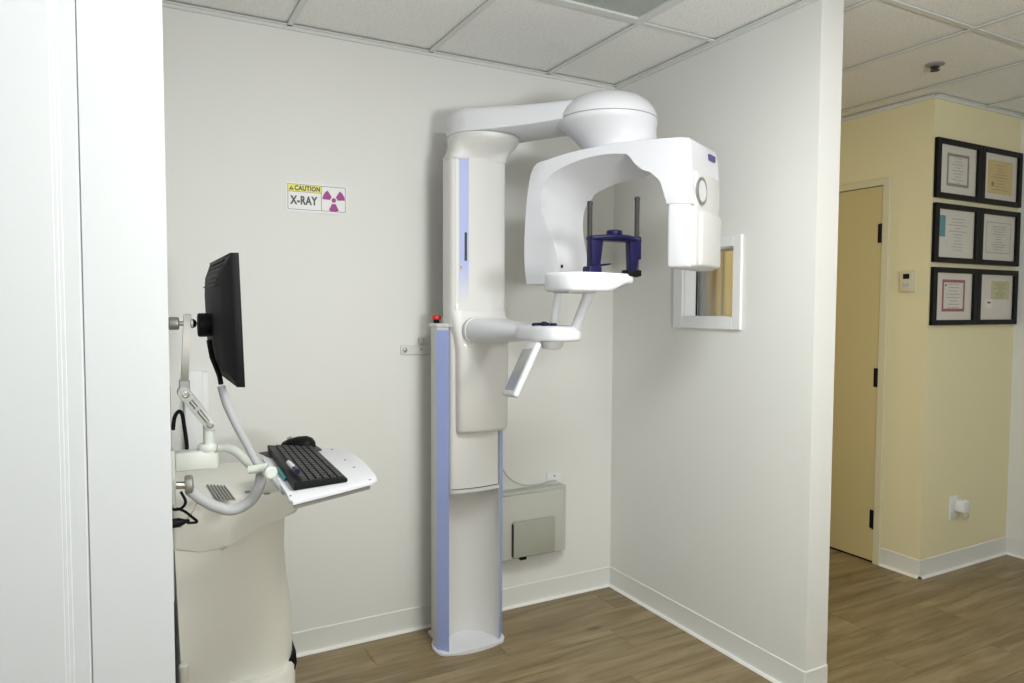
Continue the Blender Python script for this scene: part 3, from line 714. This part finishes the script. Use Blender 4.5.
MB().lathe([(0.040, 0.008), (0.040, 0.002), (0.030, -0.002), (0.022, -0.004)], (3.344, 2.022, H+0.002), n=28).build('escutcheon', GREY, sp)
MB().lathe([(0.018, 0.0), (0.018, -0.006), (0.007, -0.008), (0.007, -0.014)], (3.344, 2.022, H-0.004), n=16).build('body', DGREY, sp)
MB().lathe([(0.004, 0), (0.020, -0.002), (0.020, -0.005), (0.004, -0.006)], (3.344, 2.022, H-0.017), n=16).build('deflector', DGREY, sp)

# framed certificates
cols = ((3.808, 4.228), (4.230, 4.650)); rows = ((2.082, 2.400), (1.736, 2.054), (1.394, 1.710))
CERT = [  # (row, col), label, print spec
    (0, 0, 'black framed certificate with grey ornate border, upper left of six', dict(rect=(.20, .80, .16, .84), border=rgb(130, 128, 112), paper=(0.72, 0.70, 0.64), corners=True, lines=9)),
    (0, 1, 'black framed certificate on yellow parchment with crest, upper right of six', dict(rect=(.13, .86, .14, .86), border=rgb(205, 180, 110), paper=rgb(214, 190, 122), lines=9, seal=True)),
    (1, 0, 'black framed certificate with teal strip at its left, middle row left', dict(rect=(.02, .92, .06, .94), border=(0.72, 0.70, 0.64), paper=(0.72, 0.70, 0.64), lines=11, strip=rgb(60, 140, 150))),
    (1, 1, 'black framed certificate with thin grey border, middle row right', dict(rect=(.14, .88, .16, .84), border=rgb(140, 140, 128), paper=(0.70, 0.68, 0.61), lines=10)),
    (2, 0, 'black framed certificate with dark red border, lower left of six', dict(rect=(.18, .80, .18, .86), border=rgb(150, 60, 72), paper=(0.74, 0.70, 0.65), corners=True, lines=8, dot=True)),
    (2, 1, 'black framed certificate with small green document and white card, lower right of six', dict(rect=(.36, .88, .46, .86), border=rgb(165, 160, 110), paper=rgb(200, 196, 150), lines=9, card=True)),
]
INK = mat('print_ink', rgb(135, 128, 112), 0.8)
for r, c, lab, s in CERT:
    x0, x1 = cols[c]; z0, z1 = rows[r]
    f = thing('framed_certificate', lab, 'picture frame', ((x0+x1)/2, HY, z0), 'framed certificates on the hallway wall')
    fwid = 0.036
    for lo, hi in (((x0, z0), (x0+fwid, z1)), ((x1-fwid, z0), (x1, z1)), ((x0+fwid, z0), (x1-fwid, z0+fwid*0.8)), ((x0+fwid, z1-fwid*0.8), (x1-fwid, z1))):
        MB().box((lo[0], HY-0.022, lo[1]), (hi[0], HY-0.0005, hi[1]), 0.002, 1).build('frame_rail', BLACKG, f, smooth=False)
    MB().box((x0+fwid, HY-0.008, z0+fwid*0.8), (x1-fwid, HY-0.004, z1-fwid*0.8)).build('mat_board', PAPER, f, smooth=False)
    ax0, ax1, az0, az1 = x0+fwid, x1-fwid, z0+fwid*0.8, z1-fwid*0.8
    aw, ah = ax1-ax0, az1-az0
    u0, u1, v0, v1 = s['rect']
    cx0, cx1, cz0, cz1 = ax0+u0*aw, ax0+u1*aw, az0+v0*ah, az0+v1*ah
    pm_ = mat('paper_%d%d' % (r, c), s['paper'], 0.8); bm_ = mat('border_%d%d' % (r, c), s['border'], 0.8, var=0.15, scale=120)
    MB().box((cx0, HY-0.0086, cz0), (cx1, HY-0.008, cz1)).build('certificate_sheet', pm_, f, smooth=False)
    bw = 0.016 if s.get('corners') else 0.003
    if s['border'] != s['paper']:
        q = MB()
        for a in ((cx0, cx0+bw, cz0, cz1), (cx1-bw, cx1, cz0, cz1), (cx0+bw, cx1-bw, cz0, cz0+bw), (cx0+bw, cx1-bw, cz1-bw, cz1)):
            q.box((a[0], HY-0.0091, a[2]), (a[1], HY-0.0086, a[3]))
        q.build('printed_border', bm_, f, smooth=False)
    q = MB(); n = s['lines']; lx0 = cx0+0.10*(cx1-cx0); lx1 = cx1-0.10*(cx1-cx0)
    if s.get('strip'): lx0 = cx0+0.28*(cx1-cx0)
    for i in range(n):
        zz = cz1-(cz1-cz0)*(0.14+0.74*i/(n-1)); k = random.uniform(0.25, 0.95)*0.5; mid = (lx0+lx1)/2
        if i in (n-2,): k = 0.3
        q.box((mid-(lx1-lx0)*k, HY-0.0091, zz-0.0014), (mid+(lx1-lx0)*k, HY-0.0086, zz+0.0014))
    q.build('printed_lines', INK, f, smooth=False)
    if s.get('strip'):
        MB().box((cx0+0.04*aw, HY-0.0095, cz0+0.42*(cz1-cz0)), (cx0+0.19*aw, HY-0.0086, cz0+0.92*(cz1-cz0))).build('teal_strip', mat('teal_print', s['strip'], 0.7, var=0.35, scale=14), f, smooth=False)
        MB().box((cx1-0.25*aw, HY-0.0095, cz0+0.06*ah), (cx1-0.05*aw, HY-0.0086, cz0+0.22*ah)).build('stamp', mat('stamp_cream', (0.76, 0.72, 0.58), 0.8), f, smooth=False)
    if s.get('seal'):
        MB().lathe([(0.014, 0), (0.014, 0.001)], (cx0+0.2*(cx1-cx0), HY-0.0086, cz0+0.28*(cz1-cz0)), (0, -1, 0), 18).build('crest', mat('crest_brown', rgb(140, 118, 60), 0.7), f)
    if s.get('dot'):
        MB().lathe([(0.007, 0), (0.007, 0.001)], (cx0+0.15*(cx1-cx0), HY-0.0086, cz0+0.82*(cz1-cz0)), (0, -1, 0), 14).build('crest', mat('crest_navy', rgb(60, 60, 110), 0.7), f)
    if s.get('card'):
        MB().box((ax0+0.18*aw, HY-0.0095, az0+0.26*ah), (ax0+0.40*aw, HY-0.008, az0+0.46*ah)).build('white_card', mat('card_white', (0.82, 0.81, 0.76), 0.8), f, smooth=False)
        MB().box((ax0+0.24*aw, HY-0.0098, az0+0.36*ah), (ax0+0.34*aw, HY-0.0095, az0+0.40*ah)).build('card_print', DGREY, f, smooth=False)
    MB().box((ax0, HY-0.0125, az0), (ax1, HY-0.0115, az1)).build('glass', PICG, f, smooth=False)

# ceiling troffer above the machine (unlit)
tr = thing('ceiling_light', 'unlit recessed fluorescent light panel in ceiling above the X-ray machine', 'light', (1.514, 1.689, H))
tx0, tx1, ty0, ty1 = 1.208+TW, 1.820-TW, 1.08+TW, 2.298-TW
for lo, hi in (((tx0, ty0), (tx0+0.022, ty1)), ((tx1-0.022, ty0), (tx1, ty1)), ((tx0+0.022, ty0), (tx1-0.022, ty0+0.022)), ((tx0+0.022, ty1-0.022), (tx1-0.022, ty1))):
    MB().box((lo[0], lo[1], H-0.002), (hi[0], hi[1], H+0.012), 0.001, 1).build('frame_rail', GRID, tr, smooth=False)
MB().box((tx0+0.022, ty0+0.022, H+0.006), (tx1-0.022, ty1-0.022, H+0.012)).build('lens', mat('troffer_lens', (0.42, 0.45, 0.42), 0.35, bump=0.4, bscale=300), tr, smooth=False)
MB().box((tx0, ty0, H+0.012), (tx1, ty1, H+0.07)).build('housing', GRID, tr, smooth=False)

# ------------------------------------------------------------------ computer cart
ct = thing('computer_cart', 'cream plastic medical computer cart with jointed arms beside the left wall', 'cart', (0.29, 2.6, 0))
CY = 2.35
def s2(px, py, y=CY): return hit(px, py, 1, y)
def xz(px, py, y=CY): p = s2(px, py, y); return (p.x, p.z)
# upper shell: traced side profile, given its full depth
lipz = [xz(172, 552), xz(200, 552), xz(215, 552), xz(224, 550.5), xz(229, 546), xz(236, 538), xz(246, 531.5), xz(262, 525.5), xz(282, 519), xz(296, 513.5)]
top = [xz(301, 507), xz(302, 498), xz(299, 492)]
zt_ = xz(299, 491)[1]
prof = lipz + top + [(xz(285, 490)[0], zt_+0.012), (xz(172, 490)[0], zt_+0.012)]
MB().prism([Vector((x, CY, z)) for x, z in prof], [Vector((x-(0.03 if x > 0.3 else 0), 2.86, z)) for x, z in prof], 0.014, 3).build('upper_shell', CARTW, ct, angle=50)
# lower body: front shell lofted, with side panel
zs = [xz(220, 690)[1], 0.40, 0.50, 0.60, xz(220, 548)[1]+0.05]
def shellp(z, seam, xr, bul):
    L = [(seam, 2.86), (seam, CY+0.024), (seam+0.03, CY+0.022)]
    L += ell(xr-0.13, CY+0.142, 0.13, 0.120, -90, 0, 12)
    L += [(xr, 2.70), (xr-0.02, 2.80), (xr-0.06, 2.86)]
    return zl(L, z)
def xr_(px, y=2.46): return hit(px, 600, 1, y).x
MB().loft([shellp(0.20, 0.262, xr_(292), 0), shellp(0.30, 0.258, xr_(293), 0), shellp(0.40, 0.250, xr_(293), 0), shellp(0.48, 0.244, xr_(291.5), 0), shellp(0.56, 0.238, xr_(288), 0), shellp(0.66, 0.236, xr_(286), 0), shellp(0.77, 0.238, xr_(287), 0), shellp(0.84, 0.30, xr_(286), 0)]).build('front_shell', CARTW, ct, angle=50)
sp_ = lambda z, xs: zl([(0.125-0.03*(z-0.2), CY+0.004), (xs, CY+0.004), (xs, 2.86), (0.125-0.03*(z-0.2), 2.86)], z)
MB().loft([sp_(0.20, 0.262), sp_(0.30, 0.258), sp_(0.40, 0.250), sp_(0.48, 0.244), sp_(0.56, 0.238), sp_(xz(215, 553)[1]+0.03, 0.236)]).build('side_panel', CARTW, ct)
# base with bumper and casters
bxr = xr_(294.5)
bs = lambda z, k: zl([(0.12, 2.335)] + ell(bxr-0.15, CY+0.125, 0.15*k, 0.14*k, -90, 0, 12) + [(bxr-0.15+0.15*k, 2.80), (bxr-0.05, 2.86), (0.12, 2.86)], z)
MB().loft([bs(0.11, 0.98), bs(0.12, 1.0), bs(0.262, 1.0), bs(0.276, 0.94)]).build('base', CARTW, ct, angle=50)
bpx = [hit(px, py, 1, 2.425) for px, py in ((286.5, 661), (291, 658), (294, 653), (296, 651), (297, 662), (295.5, 669), (291.5, 675), (292, 666), (290.5, 664))]
MB().prism(bpx, [Vector((p.x+0.010, 2.60, p.z)) for p in bpx], 0.002, 1).build('corner_bumper', BLACK, ct)
MB().lathe([(0.0125, 0.10), (0.0125, 0.372), (0.0145, 0.375), (0.0145, 0.386), (0.010, 0.391)], (0.127, 2.334, 0), n=20).build('base_post', CARTW, ct)
for cx, cy in ((0.17, 2.36), (0.47, 2.46), (0.17, 2.80), (0.48, 2.80)):
    k = MB().lathe([(0.045, -0.012), (0.048, -0.008), (0.048, 0.008), (0.045, 0.012)], (cx, cy, 0.048), (1, 0, 0), 24).build('caster_wheel', DGREY, ct)
    MB().box((cx-0.018, cy-0.02, 0.05), (cx+0.018, cy+0.02, 0.112), 0.004, 1).build('caster_fork', GREY, k)
# vent grille on the top
gz_ = zt_+0.012
gq = [hit(*p, 2, gz_) for p in ((206, 486), (226, 487), (236, 500.5), (216, 501.5))]
MB().prism([p+Vector((0, 0, 0.0005)) for p in gq], [p+Vector((0, 0, 0.0025)) for p in gq]).build('vent_grille', LGREY, ct, smooth=False)
for i in range(6):
    t = (i+0.5)/6; a = gq[0].lerp(gq[1], t); b2 = gq[3].lerp(gq[2], t)
    MB().tube([a+Vector((0, 0, 0.004)), b2+Vector((0, 0, 0.004))], 0.0028, 6).build('vent_slat', GREY, ct)
# recessed handle marks on the top shell
for px, py in ((248, 492), (267, 494)):
    p = hit(px, py, 2, gz_)
    MB().lathe([(0.010, 0.0), (0.011, 0.002), (0.008, 0.003)], p, n=14).build('port_cap', GREY, ct)
# rear mast plates, at the left
AY = 2.16
def ap(px, py, y=AY): return hit(px, py, 1, y)
def plate(px0, px1, py0, py1, y0, y1, name, m, bev=0.003):
    a = ap(px0, py0, y0); c = ap(px1, py1, y0)
    return MB().box((a.x, y0, c.z), (c.x, y1, a.z), bev, 2).build(name, m, ct)
plate(167.5, 174.8, 387, 602, AY+0.02, AY+0.10, 'mast', LGREY)
plate(170.5, 176, 451, 505, AY-0.02, AY+0.04, 'mast_plate', CARTA, 0.004)
# horizontal arm, pivot, link and upright bar
a = ap(176, 452); c = ap(214, 467)
MB().box((a.x-0.004, AY-0.022, c.z), (c.x, AY+0.03, a.z), 0.006, 2).build('lower_arm', CARTA, ct)
pv = ap(211, 452)
MB().lathe([(0.020, ap(211, 467).z-0.001), (0.021, ap(211, 465).z), (0.021, ap(211, 452).z)], (pv.x, AY, 0), n=28).build('arm_pivot', CARTA, ct)
MB().lathe([(0.024, ap(208, 451).z), (0.026, ap(208, 449).z), (0.026, ap(208, 445).z), (0.023, ap(208, 443.5).z)], (ap(207.5, 447).x, AY, 0), n=28).build('pivot_collar', CARTA, ct)
MB().lathe([(0.0155, ap(209, 446).z), (0.0155, ap(209, 424).z)], (ap(209, 440).x, AY, 0), n=24).build('pivot_post', CARTA, ct)
ml = [ap(218, 447.5), ap(226, 447.5), ap(237, 452), ap(248, 463), ap(256, 469)]
MB().tube([p+Vector((0, -0.002*i, 0)) for i, p in enumerate(ml)], 0.0125, 12, smooth=5).build('tray_arm', CARTA, ct)
# slanted link
l0 = ap(183.5, 392); l1 = ap(210.5, 425); ld = (l1-l0).normalized(); ln = Vector((-ld.z, 0, ld.x))
def link_loop(y, r):
    out = []
    for i in range(9):
        t = math.pi/2+math.pi*i/8; out.append(l0+ld*math.cos(t)*r+ln*math.sin(t)*r)
    for i in range(9):
        t = -math.pi/2+math.pi*i/8; out.append(l1+ld*math.cos(t)*r*0.9+ln*math.sin(t)*r*0.9)
    return [Vector((p.x, y, p.z)) for p in out]
lk = MB().prism(link_loop(AY-0.018, 0.0165), link_loop(AY+0.018, 0.0165), 0.003, 2).build('link', CARTA, ct)
for t, rr_, mm in ((0.06, 0.010, CHROME), (0.97, 0.010, STEEL)):
    p = l0.lerp(l1, t); MB().lathe([(rr_, 0), (rr_, 0.004), (rr_*0.55, 0.005), (rr_*0.5, 0.002)], (p.x, AY-0.018, p.z), (0, -1, 0), 16).build('bolt', mm, lk)
for t, L_ in ((0.34, 0.012), (0.70, 0.020)):
    p = l0.lerp(l1, t)
    MB().tube([Vector((p.x, AY-0.019, p.z))-ld*L_, Vector((p.x, AY-0.019, p.z))+ld*L_], 0.006, 10).build('link_slot', STEEL, lk)
MB().box((ap(179, 380).x, AY-0.016, ap(180, 393).z), (ap(189.5, 380).x, AY+0.016, ap(180, 380).z), 0.003, 1).build('bar_socket', LGREY, ct)
b0 = ap(184.5, 382); b1 = ap(187.5, 314); bw = 0.0095
A = [b0+Vector((-bw, -0.010, 0)), b0+Vector((bw, -0.010, 0)), b0+Vector((bw, 0.010, 0)), b0+Vector((-bw, 0.010, 0))]
B = [p+(b1-b0) for p in A]
MB().prism(A, B, 0.003, 2).build('upright_bar', STEEL, ct)
k0 = ap(168.5, 323.5); k1 = ap(179, 323.5)
MB().lathe([(0.016, 0), (0.018, 0.003), (0.018, (k1-k0).length-0.003), (0.015, (k1-k0).length)], k0, (1, 0, 0), 20).build('knob', STEEL, ct)
MB().tube([k1, ap(193, 323.5)], 0.0065, 12).build('knob_shaft', STEEL, ct)
MB().lathe([(0.004, 0), (0.013, 0.006), (0.014, 0.012), (0.010, 0.019), (0.004, 0.022)], ap(188, 323.5), (1, 0, 0), 20).build('ball_joint', CHROME, ct)
# monitor hub is a part of the monitor; grey cable sleeve
hs = [ap(221, 386, 2.12), ap(227, 404, 2.11), ap(236, 424, 2.10), ap(246, 443, 2.10), ap(255, 460, 2.10), ap(262, 472, 2.10)]
MB().tube(hs, [0.0105, 0.0125, 0.0115, 0.0105, 0.0105, 0.0115], 14, smooth=5).build('cable_sleeve', HOSE, ct)
h2 = [ap(261.5, 474, 2.10), ap(259.5, 485, 2.10), ap(253, 498, 2.10), ap(243, 506, 2.10), ap(231, 510, 2.10), ap(217, 507, 2.10), ap(203, 500, 2.10), ap(190, 490, 2.10)]
MB().tube(h2, 0.0155, 16, smooth=6).build('cable_sleeve', HOSE, ct)
kf = ap(185, 485, 2.10)
MB().lathe([(0.024, 0), (0.026, 0.003), (0.026, 0.016), (0.022, 0.020)], kf, (1, 0, 0), 24).build('sleeve_fitting', STEEL, ct)
MB().tube([ap(176, 485, 2.10), kf], 0.011, 12).build('fitting_pin', CHROME, ct)
# keyboard tray (a board on the cart's arm)
TZ = 1.010
def tp(px, py, z=TZ): return hit(px, py, 2, z)
tq = [(268, 452), (262, 458), (273, 474), (286, 492), (289, 500), (293, 501.5), (340, 489.5), (372, 481.5), (377, 479), (375.5, 475), (366, 464), (353, 453.5), (343, 449), (334, 447.8), (315, 449)]
tpt = [tp(*p) for p in tq]
tb = MB().prism([p-Vector((0, 0, 0.010)) for p in tpt], tpt, 0.002, 2).build('keyboard_tray', XW, ct, angle=40)
for px, py in ((332, 449.5), (345, 460), (354, 467.5), (370, 480), (290.5, 496)):
    MB().lathe([(0.0035, 0), (0.003, 0.0012)], tp(px, py), n=10).build('tray_screw', DGREY, tb)
c0 = tp(318, 488); 
MB().prism([p-Vector((0, 0, 0.024)) for p in (tp(294, 500), tp(370, 480.5), tp(335, 456), tp(285, 470))], [p-Vector((0, 0, 0.010)) for p in (tp(294, 500), tp(370, 480.5), tp(335, 456), tp(285, 470))]).build('tray_underframe', GREY, tb, smooth=False)
a = ap(250, 463, 2.05)
MB().tube([ap(249, 470, 2.08), ap(268, 467, 2.06)], 0.012, 14).build('tray_knuckle', CARTA, ct)
MB().lathe([(0.016, 0), (0.018, 0.004), (0.018, 0.016), (0.014, 0.02)], ap(269, 472, 2.02), (0.2, -1, 0), 20).build('tilt_knob', CARTA, ct)
MB().tube([ap(270, 475, 2.03), ap(276, 482, 1.98), ap(284, 492, 1.90)], 0.008, 10, smooth=3).build('tray_rail', LGREY, ct)
MB().lathe([(0.013, 0), (0.013, 0.014)], ap(260.5, 477, 2.10)-Vector((0, 0, 0.012)), (0, 0, 1), 18).build('sleeve_clamp', STEEL, ct)

# cables behind the cart arms
tag(MB().tube([ap(173, 430, 2.2), ap(174.5, 418, 2.2), ap(178.5, 411.5, 2.2), ap(182, 414, 2.2), ap(184, 425, 2.2), ap(186.5, 441, 2.2), ap(187, 452, 2.2)], 0.0055, 10, smooth=6).build('cable_loop', BLACK), 'black cable looping above the cart arm', 'cable')
tag(MB().tube([ap(181, 492, 2.18), ap(185.5, 501, 2.16), ap(183, 507, 2.15), ap(177, 509.5, 2.15), ap(171, 509, 2.15)], 0.004, 8, smooth=5).build('signal_cable', BLACK), 'short black cable hanging beneath the cart arm fitting', 'cable')
pw = thing('power_plug', 'black power plug and cord hanging behind the cart', 'plug', ap(174, 525, 2.15))
MB().lathe([(0.008, 0), (0.013, 0.004), (0.013, 0.022), (0.006, 0.04), (0.004, 0.05)], ap(170, 524, 2.15), (1, 0, 0.05), 14).build('plug_body', BLACK, pw)
MB().tube([ap(187, 523, 2.15), ap(197, 522, 2.15), ap(192, 517, 2.15), ap(184, 511, 2.15), ap(176, 508.5, 2.15)], 0.0038, 8, smooth=5).build('plug_cord', BLACK, pw)
tag(MB().tube([ap(198, 497, 2.16), ap(196, 506, 2.16), ap(191, 514, 2.16), ap(185, 522, 2.16), ap(180, 528, 2.16)], 0.0025, 8, smooth=5).build('cream_cable', mat('cream_cable', (0.60, 0.53, 0.38), 0.5)), 'thin cream cable hanging beside the black plug', 'cable')

# white box on the wall behind the cart
wb = thing('wall_raceway', 'tall narrow white cover box on back wall behind the monitor arm', 'wall box', (0.235, YB, 0.80))
q0 = hit(187, 371, 1, 2.975); q1 = hit(203, 372, 1, 2.975); q2 = hit(208, 475, 1, 2.975)
MB().box((q0.x-0.01, 2.975, q2.z), (q1.x, YB, q0.z), 0.006, 2).build('cover', CASW, wb)
MB().box((q0.x, 2.990, q2.z), (q1.x+0.022, YB, q0.z-0.008), 0.004, 2).build('back_plate', CASW, wb)

# monitor
mo = thing('computer_monitor', 'black flat-panel monitor seen from behind on the cart arm', 'monitor', (0.20, 2.12, 1.27))
MY0, MY1 = 1.87, 2.39
pts = [ap(230.5, 252.5, MY0), ap(239, 252.5, MY0), ap(245.5, 387.5, MY0), ap(237.5, 387.5, MY0)]
far = [Vector((p.x, MY1, p.z)) for p in pts]
MB().prism([Vector(p) for p in pts], far, 0.004, 2).build('panel', BLACK, mo)
zc_ = (pts[0].z+pts[2].z)/2; hh = (pts[0].z-pts[2].z)/2
tx = (pts[3].x-pts[0].x)/(2*hh)   # tilt
def back(y0, y1, zt2, zb2, d):
    xa = lambda z: pts[0].x + (pts[0].z-z)*tx
    return [Vector((xa(zt2)-d, y0, zt2)), Vector((xa(zt2)-d, y1, zt2)), Vector((xa(zb2)-d, y1, zb2)), Vector((xa(zb2)-d, y0, zb2))]
zT, zB = pts[0].z, pts[2].z
bk = MB().loft([back(MY0+0.002, MY1-0.002, zT-0.002, zB+0.002, -0.002), back(MY0+0.06, MY1-0.06, zT-0.05, zB+0.045, 0.020), back(MY0+0.12, MY1-0.12, zT-0.085, zB+0.10, 0.028), back(MY0+0.14, MY1-0.14, zT-0.10, zB+0.12, 0.031)]).build('back_housing', BLACK, mo, angle=20)
for i in range(6):
    f = i/5; z = zT-0.012-0.065*f; d = 0.004+0.022*f; xa = pts[0].x+(zT-z)*tx-d
    MB().box((xa-0.004, MY0+0.10, z-0.002), (xa+0.006, MY1-0.10, z+0.002), 0.001, 1).build('vent_rib', DGREY, bk, smooth=False)
hc = ap(197.8, 325, 2.13)
MB().lathe([(0.030, 0), (0.033, 0.003), (0.033, 0.05), (0.030, 0.052)], hc, (1, 0, 0), 28).build('mount_hub', BLACK, mo)
MB().box((hc.x+0.045, 2.08, zc_-0.05), (hc.x+0.062, 2.18, zc_+0.05), 0.003, 1).build('mount_plate', STEEL, mo)
MB().tube([ap(209, 340, 2.10), ap(212, 356, 2.10), ap(216.5, 368, 2.10), ap(219.5, 376, 2.115), ap(221, 384, 2.12)], 0.007, 10, smooth=4).build('monitor_cable', BLACK, mo)

# keyboard on the tray
kb = thing('computer_keyboard', 'black computer keyboard lying on white cart tray', 'keyboard', tp(307, 468))
KZ = TZ+0.001
k00 = tp(293.5, 491, KZ); k10 = tp(347.5, 482, KZ); k11 = tp(314, 450, KZ); k01 = tp(267.5, 451, KZ)
def kpt(s, t, z):
    p = k00.lerp(k10, s).lerp(k01.lerp(k11, s), t); return Vector((p.x, p.y, KZ+z))
# s: 0 rear edge (raised) .. 1 front edge; t: along the length
def kz(s): return 0.020-0.009*s
lo = [kpt(0, 0, 0), kpt(1, 0, 0), kpt(1, 1, 0), kpt(0, 1, 0)]; hi = [kpt(0, 0, kz(0)), kpt(1, 0, kz(1)), kpt(1, 1, kz(1)), kpt(0, 1, kz(0))]
MB().prism(lo, hi, 0.003, 2).build('case', BLACK, kb)
KEYM = mat('key_black', (0.016, 0.016, 0.016), 0.45, var=0.1, spec=0.25)
nr, nc = 6, 17
for i in range(nr):
    s0 = 0.16+0.80*i/nr; s1 = 0.16+0.80*(i+1)/nr-0.014
    j = 0
    while j < nc:
        span = 5 if (i == nr-1 and j == 8) else 1
        t0 = 0.025+0.95*j/nc; t1 = 0.025+0.95*(j+span)/nc-0.006
        A = [kpt(s0, t0, kz(s0)), kpt(s1, t0, kz(s1)), kpt(s1, t1, kz(s1)), kpt(s0, t1, kz(s0))]
        ds, dt = 0.012, 0.004
        B = [kpt(s0+ds, t0+dt, kz(s0)+0.005), kpt(s1-ds, t0+dt, kz(s1)+0.005), kpt(s1-ds, t1-dt, kz(s1)+0.005), kpt(s0+ds, t1-dt, kz(s0)+0.005)]
        MB().prism(A, B).build('key', KEYM, kb, smooth=False)
        j += span
# marker on the keyboard
mk = thing('marker_pen', 'white marker pen with dark blue cap lying on keyboard', 'pen', kpt(0.3, 0.3, 0.03))
m0 = tp(288.5, 462.5, KZ+0.036); m1 = tp(297, 471, KZ+0.034); mm = m0.lerp(m1, 0.74); mm2 = m0.lerp(m1, 0.62)
MB().tube([m0, mm], 0.0065, 14).build('barrel', XW, mk)
MB().tube([mm2.lerp(mm, 0.5), mm], 0.0068, 14).build('band', BLUE, mk)
MB().tube([mm, m0.lerp(m1, 1.05)], 0.0072, 14).build('cap', NAVY, mk)
# teal sheet between keyboard and tray
tq2 = [tp(276.5, 471, TZ+0.0015), tp(284, 481, TZ+0.0015), tp(289, 480, TZ+0.0015), tp(281, 469, TZ+0.0015)]
tag(MB().prism(tq2, [p+Vector((0, 0, 0.008)) for p in tq2]).build('teal_notepad', TEAL, smooth=False), 'small teal notepad tucked under the keyboard edge', 'notepad')
# mouse and mat
mq = [tp(259, 452.5, TZ+0.004), tp(270, 457, TZ+0.004), tp(322, 449.5, TZ+0.004), tp(314, 444, TZ+0.004)]
tag(MB().prism([p-Vector((0, 0, 0.003)) for p in mq], mq).build('mouse_pad', DGREY, smooth=False), 'dark grey mouse pad behind the keyboard', 'mouse pad')
mc = tp(298, 446.5, TZ+0.004)
ms = MB(); loops = []
mt = thing('computer_mouse', 'black computer mouse on pad beyond the keyboard', 'mouse', mc)
md = Vector((0.86, -0.5, 0)).normalized(); mn = Vector((0.5, 0.86, 0)).normalized()
prof_m = [(-0.055, 0.012, 0.008), (-0.050, 0.024, 0.016), (-0.03, 0.031, 0.026), (0.0, 0.033, 0.034), (0.028, 0.034, 0.036), (0.045, 0.030, 0.030), (0.054, 0.020, 0.020), (0.058, 0.008, 0.010)]
for x, wd, hg in prof_m:
    L = [mc+md*x+mn*wd*math.cos(math.pi*i/10)+Vector((0, 0, hg*math.sin(math.pi*i/10)**0.8)) for i in range(11)]
    loops.append(L)
ms.loft(loops).build('mouse_body', BLACK, mt, angle=60)
MB().tube([mc+md*-0.035+Vector((0, 0, 0.024)), mc+md*-0.022+Vector((0, 0, 0.030))], 0.005, 10).build('scroll_wheel', GREY, mt)
